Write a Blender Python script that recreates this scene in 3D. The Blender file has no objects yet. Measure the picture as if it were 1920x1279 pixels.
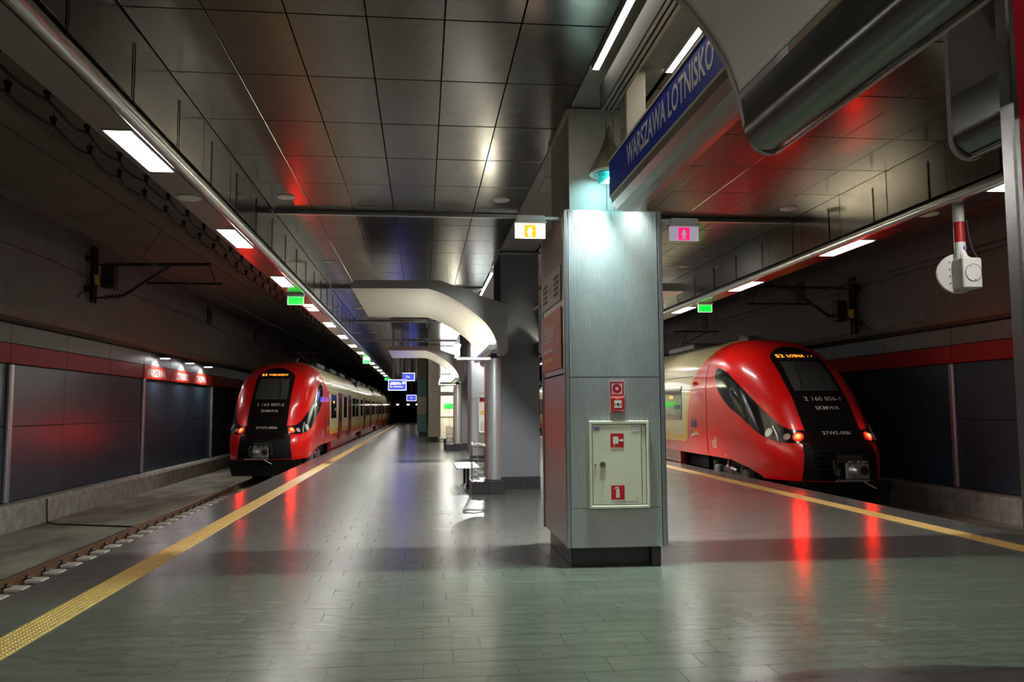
import bpy, math, random
import numpy as np
from mathutils import Matrix, Vector
random.seed(7)
SC = bpy.context.scene
COL = SC.collection
# ------------------------------------------------------------------ camera, world, exposure
cam_d = bpy.data.cameras.new('camera')
cam = bpy.data.objects.new('camera', cam_d); COL.objects.link(cam)
YAW, PITCH, ROLL = math.radians(6.154), math.radians(4.672), 0.006
F = Vector((math.sin(YAW)*math.cos(PITCH), math.cos(YAW)*math.cos(PITCH), math.sin(PITCH)))
R = Vector((math.cos(YAW), -math.sin(YAW), 0)); U = R.cross(F)
R2 = R*math.cos(ROLL) - U*math.sin(ROLL); U2 = R*math.sin(ROLL) + U*math.cos(ROLL)
cam.matrix_world = Matrix(((R2.x, U2.x, -F.x, 0), (R2.y, U2.y, -F.y, 0), (R2.z, U2.z, -F.z, 1.65), (0, 0, 0, 1)))
cam_d.sensor_width = 36; cam_d.lens = 1560/1920*36; cam_d.clip_end = 400; cam_d.clip_start = .05
SC.camera = cam
world = bpy.data.worlds.new('world'); SC.world = world; world.use_nodes = True
world.node_tree.nodes['Background'].inputs[0].default_value = (.5, .55, .6, 1)
world.node_tree.nodes['Background'].inputs[1].default_value = .004
SC.view_settings.view_transform = 'Standard'; SC.view_settings.look = 'None'
SC.view_settings.gamma = 1; SC.view_settings.use_curve_mapping = False
SC.view_settings.exposure = 0.70
LAMP = 21.0        # brightness of the edge light panels
TUBE = 13.0        # fluorescent tubes over the column line
TROUGH = 60.0      # strips under the lit canopies
# ------------------------------------------------------------------ materials
M = {}
def nt(m): return m.node_tree.nodes, m.node_tree.links
def mat(name, col, rough=.5, metal=0., noise=0., nscale=8., bump=0., bscale=40., spec=.5, stretch=(1, 1, 1), rvar=0., rnd=0., coat=0.):
    m = bpy.data.materials.new(name); m.use_nodes = True
    N, L = nt(m); b = N['Principled BSDF']
    b.inputs['Base Color'].default_value = (*col, 1); b.inputs['Roughness'].default_value = rough
    b.inputs['Metallic'].default_value = metal; b.inputs['Specular IOR Level'].default_value = spec
    if coat: b.inputs['Coat Weight'].default_value = coat; b.inputs['Coat Roughness'].default_value = .06
    tc = N.new('ShaderNodeTexCoord'); mp = N.new('ShaderNodeMapping')
    L.new(tc.outputs['Object'], mp.inputs[0]); mp.inputs['Scale'].default_value = stretch
    last = None
    if noise or rvar:
        t = N.new('ShaderNodeTexNoise'); t.inputs['Scale'].default_value = nscale; t.inputs['Detail'].default_value = 6
        L.new(mp.outputs[0], t.inputs['Vector'])
        r = N.new('ShaderNodeMapRange'); r.inputs[1].default_value = .25; r.inputs[2].default_value = .75
        r.inputs[3].default_value = 1-noise; r.inputs[4].default_value = 1+noise
        L.new(t.outputs['Fac'], r.inputs[0]); last = r.outputs[0]
        if rvar:
            r2 = N.new('ShaderNodeMapRange'); r2.inputs[1].default_value = .3; r2.inputs[2].default_value = .7
            r2.inputs[3].default_value = rough-rvar; r2.inputs[4].default_value = rough+rvar
            L.new(t.outputs['Fac'], r2.inputs[0]); L.new(r2.outputs[0], b.inputs['Roughness'])
    if rnd:
        oi = N.new('ShaderNodeObjectInfo'); r = N.new('ShaderNodeMapRange')
        r.inputs[3].default_value = 1-rnd; r.inputs[4].default_value = 1+rnd
        L.new(oi.outputs['Random'], r.inputs[0])
        if last:
            mu = N.new('ShaderNodeMath'); mu.operation = 'MULTIPLY'; L.new(last, mu.inputs[0]); L.new(r.outputs[0], mu.inputs[1]); last = mu.outputs[0]
        else: last = r.outputs[0]
    if last:
        mx = N.new('ShaderNodeVectorMath'); mx.operation = 'SCALE'; mx.inputs[0].default_value = col
        L.new(last, mx.inputs['Scale']); L.new(mx.outputs[0], b.inputs['Base Color'])
    if bump:
        t = N.new('ShaderNodeTexNoise'); t.inputs['Scale'].default_value = bscale; t.inputs['Detail'].default_value = 4
        L.new(mp.outputs[0], t.inputs['Vector'])
        bp = N.new('ShaderNodeBump'); bp.inputs['Strength'].default_value = bump; bp.inputs['Distance'].default_value = .01
        L.new(t.outputs['Fac'], bp.inputs['Height']); L.new(bp.outputs[0], b.inputs['Normal'])
    M[name] = m; return m
def emis(name, col, s, base=None):
    m = bpy.data.materials.new(name); m.use_nodes = True
    b = m.node_tree.nodes['Principled BSDF']
    b.inputs['Base Color'].default_value = (*(base or col), 1); b.inputs['Emission Color'].default_value = (*col, 1)
    b.inputs['Emission Strength'].default_value = s; b.inputs['Roughness'].default_value = .4
    M[name] = m; return m
def glass(name, col=(1, 1, 1), alpha=.25, rough=.03):
    m = bpy.data.materials.new(name); m.use_nodes = True; N, L = nt(m)
    for n in list(N):
        if n.type != 'OUTPUT_MATERIAL': N.remove(n)
    out = [n for n in N if n.type == 'OUTPUT_MATERIAL'][0]
    t = N.new('ShaderNodeBsdfTransparent'); t.inputs[0].default_value = (*col, 1)
    g = N.new('ShaderNodeBsdfGlossy'); g.inputs['Roughness'].default_value = rough
    x = N.new('ShaderNodeMixShader'); x.inputs[0].default_value = alpha
    L.new(t.outputs[0], x.inputs[1]); L.new(g.outputs[0], x.inputs[2]); L.new(x.outputs[0], out.inputs[0])
    M[name] = m; return m

mat('tile', (.125, .122, .108), .235, 0, .2, 5, .018, 60, .6, (.5, 2.2, 1), .03, .08)
mat('grout', (.05, .05, .048), .7)
mat('strip_yellow', (.64, .40, .12), .42, 0, .16, 12, rnd=.06)
mat('concrete', (.235, .21, .16), .85, 0, .6, 1.6, .5, 30, stretch=(1, .5, 1))
mat('concrete_kerb', (.33, .315, .285), .85, 0, .35, 4, .5, 26)
mat('slab_dark', (.175, .155, .122), .8, 0, .2, 1.2, .2, 20)
mat('wall_plaster', (.14, .128, .130), .7, 0, .14, 2.5, .15, 60)
mat('wall_ledge', (.15, .12, .095), .7, 0, .15, 3)
mat('panel_grey', (.15, .138, .125), .45, 0, .08, 3, rnd=.05)
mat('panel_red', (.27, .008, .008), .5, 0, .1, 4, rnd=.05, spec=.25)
mat('panel_red_lit', (.62, .025, .012), .5, 0, .1, 4, spec=.25)  # lamp-lit copy of the band red, lamplight put into the colour
mat('panel_blue', (.042, .062, .090), .36, 0, .12, 4, rnd=.06)
mat('post_steel', (.48, .46, .48), .35, .6, .06, 5)
mat('ceil_panel', (.165, .150, .126), .22, 1., .10, 6, .03, 6, stretch=(1, 1, 1), rvar=.03, rnd=.07)
mat('fascia_panel', (.22, .20, .165), .17, 1., .06, 5, .06, 7, rnd=.05)
mat('void_dark', (.012, .012, .012), .9)
mat('plaster_soffit', (.27, .265, .24), .65, 0, .08, 3)
mat('steel', (.52, .52, .51), .26, 1., .05, 9, .03, 60)
mat('steel_brushed', (.62, .62, .62), .34, .6, .08, 14, .05, 40, stretch=(8, 8, .4))
mat('soffit_metal', (.42, .40, .36), .26, 1., .05, 6)
mat('rust_rail', (.17, .085, .035), .55, .4, .4, 12, .3, 50)
mat('rail_head', (.32, .25, .19), .3, .9, .2, 8)
mat('concrete_block', (.42, .38, .33), .8, 0, .25, 9, .3, 40)
mat('iron_dark', (.035, .03, .028), .5, .5, .2, 12)
mat('cable_black', (.012, .012, .012), .55)
mat('clad_fluted', (.60, .61, .60), .42, .15, .05, 12)
mat('clad_smooth', (.34, .29, .25), .36, .5, .06, 6)
mat('clad_edge', (.46, .46, .50), .3, .8, .04, 8)
mat('column_upper', (.46, .46, .43), .5, .2, .08, 5)
mat('column_render', (.215, .22, .24), .8, 0, .10, 40, .25, 90)
mat('plinth_black', (.03, .03, .032), .4, 0, .25, 14, rnd=.1)
mat('cream_paint', (.80, .76, .62), .38, 0, .03, 6)
mat('cream_paint_dark', (.60, .57, .47), .4)
mat('sign_red', (.66, .012, .02), .4)
mat('sign_crimson', (.60, .012, .045), .4)
mat('white', (.82, .80, .76), .45, 0, .04, 8)
mat('off_white', (.86, .84, .74), .5, 0, .05, 8)
mat('black', (.012, .012, .014), .35)
mat('ink', (.05, .045, .045), .6)
mat('lock_metal', (.45, .42, .36), .3, .9)
mat('purple_ink', (.16, .12, .34), .5)
mat('board_white', (.55, .48, .40), .5, 0, .06, 6)
mat('board_orange', (.60, .10, .012), .45, 0, .08, 8)
mat('print_pale', (.75, .60, .5), .5)
mat('print_yellow', (.8, .55, .08), .5)
mat('sign_blue', (.003, .035, .42), .5, 0, .03, 5, spec=.2)
mat('duct_grey', (.024, .023, .020), .8, .0, .06, 6)
mat('sign_body', (.30, .28, .24), .35, .7, .06, 6)
mat('sign_edge', (.62, .58, .47), .45)
mat('canopy_plate', (.44, .42, .40), .5, .1, .05, 5)
mat('canopy_reflector', (.74, .73, .66), .42, .25, .04, 4)
mat('canopy_trough', (.16, .165, .15), .25, .9, .08, 6)
mat('lamp_body', (.62, .64, .62), .4, .1)
mat('lamp_tan', (.30, .235, .15), .45, .3, .1, 9)
mat('pole_red', (.42, .012, .014), .45)
mat('pole_white', (.70, .68, .64), .45, 0, .06, 10)
mat('device_white', (.66, .64, .59), .5, 0, .06, 10)
mat('board_red', (.40, .004, .012), .35)
mat('orange_brown_panel', (.42, .13, .06), .3, .7, .1, 6)
mat('beige_tile', (.62, .56, .42), .45, 0, .08, 5, rnd=.06)
mat('beige_panel', (.40, .365, .29), .5, 0, .08, 5, rnd=.04)
mat('green_panel', (.085, .19, .185), .5, 0, .08, 5)
mat('taupe_panel', (.27, .245, .19), .5, 0, .08, 5)
mat('poster_paper', (.70, .67, .6), .5, 0, .04, 8)
mat('poster_red', (.5, .02, .03), .5)
mat('trash', (.62, .66, .58), .5, 0, .35, 18)
# train
mat('train_black', (.008, .008, .009), .12, 0, spec=.6)
mat('train_black_matt', (.007, .0065, .0065), .6, 0, .3, 14, spec=.15)
mat('train_window', (.025, .028, .026), .08, 0, spec=.6)
mat('train_screen', (.06, .065, .058), .15)
mat('train_grey_metal', (.33, .32, .31), .4, .8, .2, 14)
mat('train_bright_metal', (.6, .58, .58), .3, .8)
mat('train_dark_metal', (.055, .05, .045), .5, .5, .3, 12)
mat('train_roof_gear', (.07, .065, .06), .55, .3, .2, 8)
mat('door_red', (.30, .02, .02), .3, 0, coat=.4)
mat('letter_pale', (.66, .62, .55), .5)
mat('letter_blue', (.02, .06, .30), .4)
mat('letter_orange', (.75, .26, .05), .4)
mat('lamp_glass', (.66, .68, .66), .15, .4)
emis('light_white', (1.0, .97, .93), LAMP)
emis('light_tube', (1.0, .93, .82), TUBE)
emis('light_trough', (1.0, .94, .76), TROUGH)
emis('light_teal', (.55, 1., .93), 26)
emis('light_wall', (.92, .95, 1.), 34)
emis('light_lobby', (.97, .98, 1.), 3.2)
emis('light_lobby_lamp', (1.0, .97, .90), 16)
emis('sign_green', (.0, .78, .03), 1.1)
emis('sign_green_pale', (.5, .9, .5), 1.0)
emis('sign_lit_white', (1., .90, .82), 1.7)
emis('sign_lit_orange', (1., .32, .01), 1.2)
emis('sign_lit_mag', (.75, .01, .11), .9)
emis('sign_dim_violet', (.48, .42, .55), .35)
emis('tail_red', (1., .002, .0006), 150)
emis('tail_red_dim', (1., .004, .001), 8.)
emis('tail_core', (1., .12, .004), 60)
emis('led_amber', (1., .30, .015), 1.8)
emis('screen_blue', (.03, .035, .80), 1.9)
emis('screen_print', (.55, .60, 1.), 1.6)
emis('far_light', (1., .9, .8), 5)
emis('blue_glow', (.05, .10, .8), .5)
glass('glass_clear', (.93, .95, .95), .12)
glass('bag_clear', (.93, .94, .93), .22, .12)

def livery(name, dd=0.):
    m = bpy.data.materials.new(name); m.use_nodes = True; N, L = nt(m); b = N['Principled BSDF']
    tc = N.new('ShaderNodeTexCoord'); sp = N.new('ShaderNodeSeparateXYZ'); L.new(tc.outputs['Object'], sp.inputs[0])
    d, z = sp.outputs[1], sp.outputs[2]
    def op(o, a, bb=None):
        n = N.new('ShaderNodeMath'); n.operation = o
        for i, v in enumerate((a, bb)):
            if v is None: continue
            if isinstance(v, (int, float)): n.inputs[i].default_value = v
            else: L.new(v, n.inputs[i])
        return n.outputs[0]
    db = op('ADD', op('ADD', op('MULTIPLY', z, .988), 5.893+dd), op('MULTIPLY', op('MULTIPLY', z, z), -.402))
    u = op('SUBTRACT', d, db); v = op('SUBTRACT', z, .66)
    r = .5
    qx = op('SUBTRACT', r, u); qy = op('SUBTRACT', r, v)
    ln = op('SQRT', op('ADD', op('POWER', op('MAXIMUM', qx, 0), 2), op('POWER', op('MAXIMUM', qy, 0), 2)))
    sd = op('SUBTRACT', op('ADD', ln, op('MINIMUM', op('MAXIMUM', qx, qy), 0)), r)
    cr = op('LESS_THAN', sd, -.19); ye = op('LESS_THAN', sd, 0)
    gut = op('LESS_THAN', op('ABSOLUTE', op('SUBTRACT', z, 2.56)), .012)
    m1 = N.new('ShaderNodeMix'); m1.data_type = 'RGBA'; L.new(ye, m1.inputs[0]); m1.inputs[6].default_value = (.78, .006, .005, 1); m1.inputs[7].default_value = (.84, .47, .01, 1)
    m2 = N.new('ShaderNodeMix'); m2.data_type = 'RGBA'; L.new(cr, m2.inputs[0]); L.new(m1.outputs[2], m2.inputs[6]); m2.inputs[7].default_value = (.74, .66, .38, 1)
    m3 = N.new('ShaderNodeMix'); m3.data_type = 'RGBA'; L.new(op('MULTIPLY', gut, cr), m3.inputs[0]); L.new(m2.outputs[2], m3.inputs[6]); m3.inputs[7].default_value = (.05, .05, .04, 1)
    L.new(m3.outputs[2], b.inputs['Base Color'])
    b.inputs['Roughness'].default_value = .28; b.inputs['Specular IOR Level'].default_value = .3; b.inputs['Coat Weight'].default_value = .4; b.inputs['Coat Roughness'].default_value = .05
    M[name] = m
livery('train_livery')

# ------------------------------------------------------------------ mesh helpers
class MB:
    def __init__(s): s.v = []; s.f = []
    def add(s, vs, fs):
        o = len(s.v); s.v += [tuple(p) for p in vs]; s.f += [tuple(o+i for i in f) for f in fs]; return s
    def box(s, x0, x1, y0, y1, z0, z1):
        if x0 > x1: x0, x1 = x1, x0
        if y0 > y1: y0, y1 = y1, y0
        v = [(x, y, z) for z in (z0, z1) for y in (y0, y1) for x in (x0, x1)]
        return s.add(v, [(0, 2, 3, 1), (4, 5, 7, 6), (0, 1, 5, 4), (2, 6, 7, 3), (0, 4, 6, 2), (1, 3, 7, 5)])
    def bbox(s, x0, x1, y0, y1, z0, z1, b=.01):      # box with chamfered edges
        if x0 > x1: x0, x1 = x1, x0
        X = (x0, x0+b, x1-b, x1); Y = (y0, y0+b, y1-b, y1); Z = (z0, z0+b, z1-b, z1)
        def ring(z, i): 
            a, c = (X[i], X[3-i]); e, g = (Y[i], Y[3-i])
            xa, xb, ya, yb = X[0]+i*b, X[3]-i*b, Y[0]+i*b, Y[3]-i*b
            return [(xa+b, ya, z), (xb-b, ya, z), (xb, ya+b, z), (xb, yb-b, z), (xb-b, yb, z), (xa+b, yb, z), (xa, yb-b, z), (xa, ya+b, z)]
        rs = [ring(Z[0], 1), ring(Z[1], 0), ring(Z[2], 0), ring(Z[3], 1)]
        v = [p for r in rs for p in r]; f = [tuple(range(7, -1, -1)), tuple(range(24, 32))]
        for k in range(3):
            for i in range(8): f.append((8*k+i, 8*k+(i+1) % 8, 8*k+8+(i+1) % 8, 8*k+8+i))
        return s.add(v, f)
    def cyl(s, p0, p1, r0, r1=None, n=12, cap=True):
        r1 = r0 if r1 is None else r1
        p0, p1 = Vector(p0), Vector(p1); a = (p1-p0).normalized()
        t = Vector((0, 0, 1)) if abs(a.z) < .9 else Vector((1, 0, 0)); u = a.cross(t).normalized(); w = a.cross(u)
        v = []
        for p, r in ((p0, r0), (p1, r1)):
            v += [p+(u*math.cos(2*math.pi*i/n)+w*math.sin(2*math.pi*i/n))*r for i in range(n)]
        f = [(i, n+i, n+(i+1) % n, (i+1) % n) for i in range(n)]
        if cap: f += [tuple(range(n)), tuple(range(2*n-1, n-1, -1))]
        return s.add(v, f)
    def tube(s, pts, r, n=6):
        for a, b in zip(pts, pts[1:]): s.cyl(a, b, r, n=n)
        return s
    def prism(s, prof, y0, y1, axis='y', smooth_sides=True):
        n = len(prof)
        def P(a, b, t): return (a, t, b) if axis == 'y' else ((t, a, b) if axis == 'x' else (a, b, t))
        v = [P(a, b, y0) for a, b in prof]+[P(a, b, y1) for a, b in prof]
        f = [(i, (i+1) % n, n+(i+1) % n, n+i) for i in range(n)]+[tuple(range(n-1, -1, -1)), tuple(range(n, 2*n))]
        return s.add(v, f)
    def sheet(s, prof, y0, y1, th=.008, ny=1):
        # open profile (x,z) extruded along y with thickness outward (left of travel)
        P = [Vector((a, b)) for a, b in prof]; Q = []
        for i, p in enumerate(P):
            t = (P[min(i+1, len(P)-1)]-P[max(i-1, 0)]).normalized(); Q.append(p+Vector((-t.y, t.x))*th)
        loop = [tuple(p) for p in P]+[tuple(q) for q in reversed(Q)]
        return s.prism(loop, y0, y1)
    def grid(s, rows):
        n = len(rows[0]); v = [p for r in rows for p in r]
        f = [(i*n+j, i*n+j+1, (i+1)*n+j+1, (i+1)*n+j) for i in range(len(rows)-1) for j in range(n-1)]
        return s.add(v, f)
    def lathe(s, prof, c, n=20, axis='z', cap=True):
        v = []
        for r, h in prof:
            for i in range(n):
                a = 2*math.pi*i/n
                p = (r*math.cos(a), r*math.sin(a), h)
                if axis == 'y': p = (p[0], p[2], p[1])
                if axis == 'x': p = (p[2], p[0], p[1])
                v.append((c[0]+p[0], c[1]+p[1], c[2]+p[2]))
        f = [(k*n+i, k*n+(i+1) % n, (k+1)*n+(i+1) % n, (k+1)*n+i) for k in range(len(prof)-1) for i in range(n)]
        if cap: f += [tuple(range(n-1, -1, -1)), tuple(range((len(prof)-1)*n, len(prof)*n))]
        return s.add(v, f)
WORG = {}
def mesh(name, mb, m, org=(0, 0, 0), smooth=False):
    me = bpy.data.meshes.new(name)
    me.from_pydata([(x-org[0], y-org[1], z-org[2]) for x, y, z in mb.v], [], mb.f)
    me.materials.append(M[m] if isinstance(m, str) else m); me.validate()
    import bmesh
    bm = bmesh.new(); bm.from_mesh(me); bmesh.ops.recalc_face_normals(bm, faces=bm.faces); bm.to_mesh(me); bm.free()
    if smooth:
        me.polygons.foreach_set('use_smooth', [True]*len(me.polygons))
        if smooth != 'all': me.set_sharp_from_angle(angle=math.radians(38))
    return me
def props(o, label=None, cat=None, group=None, kind=None):
    if label: o['label'] = label
    if cat: o['category'] = cat
    if group: o['group'] = group
    if kind: o['kind'] = kind
    return o
def thing(name, loc, label, cat, group=None, kind=None):
    o = bpy.data.objects.new(name, None); COL.objects.link(o); o.location = loc; o.empty_display_size = .1
    WORG[o.name] = Vector(loc); return props(o, label, cat, group, kind)
def ob(name, mb, m, parent=None, label=None, cat=None, group=None, kind=None, smooth=False):
    if parent is not None: org = WORG[parent.name]
    else:
        a = np.array(mb.v); lo, hi = a.min(0), a.max(0); org = Vector(((lo[0]+hi[0])/2, (lo[1]+hi[1])/2, lo[2]))
    o = bpy.data.objects.new(name, mesh(name, mb, m, org, smooth)); COL.objects.link(o)
    if parent is not None: o.parent = parent
    else: o.location = org
    WORG[o.name] = Vector(org); return props(o, label, cat, group, kind)
def inst(name, me, loc, parent=None, label=None, cat=None, group=None, rot=None):
    o = bpy.data.objects.new(name, me); COL.objects.link(o)
    if parent is not None: o.parent = parent; o.location = Vector(loc)-WORG[parent.name]
    else: o.location = loc
    if rot: o.rotation_euler = rot
    WORG[o.name] = Vector(loc); return props(o, label, cat, group)
def copy_tree(o, off, label=None, group=None, parent=None):
    c = o.copy(); COL.objects.link(c); c.parent = parent
    WORG[c.name] = WORG[o.name]+Vector(off)
    if parent is None: c.location = Vector(o.location)+Vector(off)
    if label: c['label'] = label
    if group: c['group'] = group
    for ch in o.children: copy_tree(ch, off, parent=c)
    return c
TXT = {}
def text2d(s, size, bold=0., wscale=1.):
    key = (s, size, bold, wscale)
    if key in TXT: return TXT[key]
    cu = bpy.data.curves.new('txt', 'FONT'); cu.body = s; cu.size = size; cu.align_x = 'CENTER'; cu.align_y = 'CENTER'
    cu.offset = bold; cu.resolution_u = 3
    o = bpy.data.objects.new('txt', cu); COL.objects.link(o)
    dg = bpy.context.evaluated_depsgraph_get(); me = bpy.data.meshes.new_from_object(o.evaluated_get(dg))
    v = [(p.co.x*wscale, p.co.y) for p in me.vertices]; f = [tuple(p.vertices) for p in me.polygons]
    bpy.data.objects.remove(o); bpy.data.curves.remove(cu); bpy.data.meshes.remove(me)
    TXT[key] = (v, f); return v, f
def text_mb(s, size, org, right, up, bold=0., wscale=1.):
    v, f = text2d(s, size, bold, wscale); o, r, u = Vector(org), Vector(right), Vector(up)
    return MB().add([o+r*a+u*b for a, b in v], f)
def poly_mb(pts, org, right, up):
    o, r, u = Vector(org), Vector(right), Vector(up)
    return MB().add([o+r*a+u*b for a, b in pts], [tuple(range(len(pts)))])
def mx(x): return 4.0-x           # the platform is symmetric about x = 2
def spot(name, loc, target, w, col, ang, blend=.3, r=.05, parent=None):
    l = bpy.data.lights.new(name, 'SPOT'); l.energy = w; l.color = col; l.spot_size = math.radians(ang); l.spot_blend = blend; l.shadow_soft_size = r
    o = bpy.data.objects.new(name, l); COL.objects.link(o)
    o.rotation_euler = (Vector(target)-Vector(loc)).to_track_quat('-Z', 'Y').to_euler()
    if parent is not None: o.parent = parent; o.location = Vector(loc)-WORG[parent.name]
    else: o.location = loc
    return o
PL, PR = -3.67, 7.67        # platform edges
YN, YF = -22.0, 112.0        # extent of the modelled hall
BAY = 8.7
# ================================================================== STRUCTURE: floor
floor = ob('floor', MB().box(PL, PR, YN, YF, -.35, -.004), 'grout', kind='structure', label='dark grey glossy tiled station platform', cat='floor')
TW, TH, GAP = .6, .3, .004
def tile_shape(w):
    b = .002; h = .00012
    m = MB(); x, y = w/2-GAP/2, TH/2-GAP/2
    v = [(-x, -y, -.02), (x, -y, -.02), (x, y, -.02), (-x, y, -.02), (-x, -y, -h), (x, -y, -h), (x, y, -h), (-x, y, -h), (-x+b, -y+b, 0), (x-b, -y+b, 0), (x-b, y-b, 0), (-x+b, y-b, 0)]
    f = [(8, 9, 10, 11)]
    for i in range(4): j = (i+1) % 4; f += [(i, j, 4+j, 4+i), (4+i, 4+j, 8+j, 8+i)]
    return m.add(v, f)
full_me = mesh('tile', tile_shape(TW), 'tile')
SL0, SL1 = -3.07, -2.79      # tactile strip on the S3 side
SR0, SR1 = mx(SL1), mx(SL0)
rest = MB(); cand = []
YT = 2.0; rows = int((46-YT)/TH)
for r in range(rows):
    y = YT+TH*(r+.5); off = (r % 3)*TW/3
    segs = [(PL, SL0), (SL1, SR0), (SR1, PR)]
    for a, b in segs:
        x = a; first = True
        while x < b-.03:
            e = min(b, (x+off if first and off > .05 else x+TW)); first = False
            if b-e < .06: e = b
            cand.append((x, e, y)); x = e
def px_of(x, y, z):
    d = Vector((x, y, z-1.65)); zz = d.dot(F)
    if zz < .2: return None
    return 960+1560*d.dot(R2)/zz, 639.5-1560*d.dot(U2)/zz
vis = []
for i, (x, e, y) in enumerate(cand):
    p = px_of((x+e)/2, y, 0)
    if p and -120 < p[0] < 2040 and p[1] < 1330 and abs(e-x-TW) < .01: vis.append((-(p[1]), i))
vis.sort(); near = {i for _, i in vis[:300]}
for i, (x, e, y) in enumerate(cand):
    if i in near: inst('tile', full_me, ((x+e)/2, y, 0), floor)
    else:
        t = tile_shape(e-x); rest.add([(a+(x+e)/2, b+y, c) for a, b, c in t.v], t.f)
for ya_, yb_ in ((YT+rows*TH, YF), (YN, YT-.004)):
    rest.box(PL, SL0-.002, ya_, yb_, -.02, 0); rest.box(SL1+.002, SR0-.002, ya_, yb_, -.02, 0); rest.box(SR1+.002, PR, ya_, yb_, -.02, 0)
ob('tile_field', rest, 'tile', floor, kind='stuff')
# tactile strips: square studded tiles
def tact():
    m = MB(); w = .28
    m.bbox(-w/2, w/2, -w/2+.001, w/2-.001, -.01, .004, .002)
    for i in range(6):
        for j in range(6):
            cx, cy = -w/2+(i+.5)*w/6, -w/2+(j+.5)*w/6
            n = 6; r0, r1, h = .0155, .010, .0105
            v = [(cx+r*math.cos(a*math.pi/3), cy+r*math.sin(a*math.pi/3), z) for r, z in ((r0, .004), (r1, h)) for a in range(n)]
            m.add(v, [(a, (a+1) % n, n+(a+1) % n, n+a) for a in range(n)]+[tuple(range(n, 2*n))])
    return m
tact_me = mesh('tactile_tile', tact(), 'strip_yellow')
for side, (x0, x1), tr in (('left', (SL0, SL1), 'S3'), ('right', (SR0, SR1), 'S2')):
    st = thing('tactile_strip', ((x0+x1)/2, 5, 0), f'studded yellow warning strip along the platform edge beside the {tr} train', 'tactile strip', 'platform edge strips')
    y = 3.0; k = 0
    while k < 150: inst('tactile_tile', tact_me, ((x0+x1)/2, y+.14, 0), st); y += .28; k += 1
    ob('far_strip', MB().box(x0, x1, y, YF, -.01, .008), 'strip_yellow', st)
# platform nosing edge and side wall below
for side, x, s in (('left', PL, -1), ('right', PR, 1)):
    ob('trim_1' if s < 0 else 'trim_2', MB().box(x-.008 if s < 0 else x, x if s < 0 else x+.008, YN, YF, -.12, .002), 'steel', kind='structure', label=f'thin metal nosing of the platform edge beside the {"S3" if s < 0 else "S2"} train', cat='edge trim')
    ob('platform_side_wall', MB().box(min(x-.0*s, x-.25*s), max(x-.0*s, x-.25*s), YN, YF, -1.0, -.36), 'concrete', kind='structure', label=f'concrete platform side wall under the edge beside the {"S3" if s < 0 else "S2"} train', cat='wall')
# ------------------------------------------------------------------ track beds, rails
RZ = -.76; BED = -.91
for s, tr in ((-1, 'S3'), (1, 'S2')):
    X = (lambda x: x) if s < 0 else mx
    a, b = sorted((X(-8.72), X(-3.67)))
    ob('trackbed', MB().box(a, b, YN, YF, -1.15, BED), 'concrete', kind='structure', label=f'flat stained concrete track bed under the {tr} train', cat='track bed')
    kerb = MB(); p = [(X(-8.72), BED), (X(-8.70), -.42), (X(-8.74), -.34), (X(-9.2), -.30), (X(-9.2), BED)]
    kerb.prism(p, YN, YF)
    ob('kerb_wall', kerb, 'concrete_kerb', kind='structure', label=f'rough concrete kerb at the foot of the wall behind the {tr} train', cat='kerb')
    for xr, nm in ((-6.0, 'far'), (-4.5, 'near')):
        xr = X(xr)
        rail = thing('rail', (xr, 5, BED), f'brown rusty steel rail on the {nm} side of the {tr} track', 'rail', 'running rails')
        prof = [(-.075, .0), (-.075, .015), (-.012, .035), (-.010, .105), (-.036, .115), (-.036, .15), (.036, .15), (.036, .115), (.010, .105), (.012, .035), (.075, .015), (.075, 0)]
        ob('rail_bar', MB().prism([(xr+q, BED+h) for q, h in prof], YN, YF), 'rust_rail', rail)
        ob('rail_head', MB().box(xr-.034, xr+.034, YN, YF, BED+.1501, BED+.153), 'rail_head', rail)
    # blocks and clips beside the visible rail
    if s < 0:
        blk = mesh('rail_block', MB().bbox(-.13, .13, -.14, .14, 0, .06, .015), 'concrete_block')
        c = MB().box(-.05, .05, -.05, .05, .0, .02).cyl((-.01, 0, .02), (-.01, 0, .07), .018, n=6).cyl((.02, -.05, .03), (.02, .05, .03), .012, n=6)
        clip = mesh('clip', c, 'iron_dark')
        fast = thing('rail_fastenings', (-5.72, 8, BED), 'row of concrete blocks with dark rail clips beside the S3 track rail', 'rail fastenings')
        for k in range(28):
            y = 8.5+.62*k
            inst('rail_block', blk, (-5.76, y, BED+.001), fast)
            inst('clip', clip, (-5.90, y, BED+.045), fast)
        ob('drain_strip', MB().box(-5.62, -5.35, YN, 40, BED, BED+.03), 'concrete_block', kind='structure', label='pale concrete strip beside the rail under the platform edge', cat='concrete strip')
# black cable on the kerb and bed
pts = [(-8.66, 20.6, -.36), (-8.66, 20.6, -.55), (-8.655, 20.62, -.78), (-8.6, 20.5, -.885), (-8.3, 20.2, -.895), (-6.2, 19.4, -.895)]
ob('ground_cable', MB().tube(pts, .018), 'cable_black', label='thin black cable running down the kerb and across the track bed', cat='cable')
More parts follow.
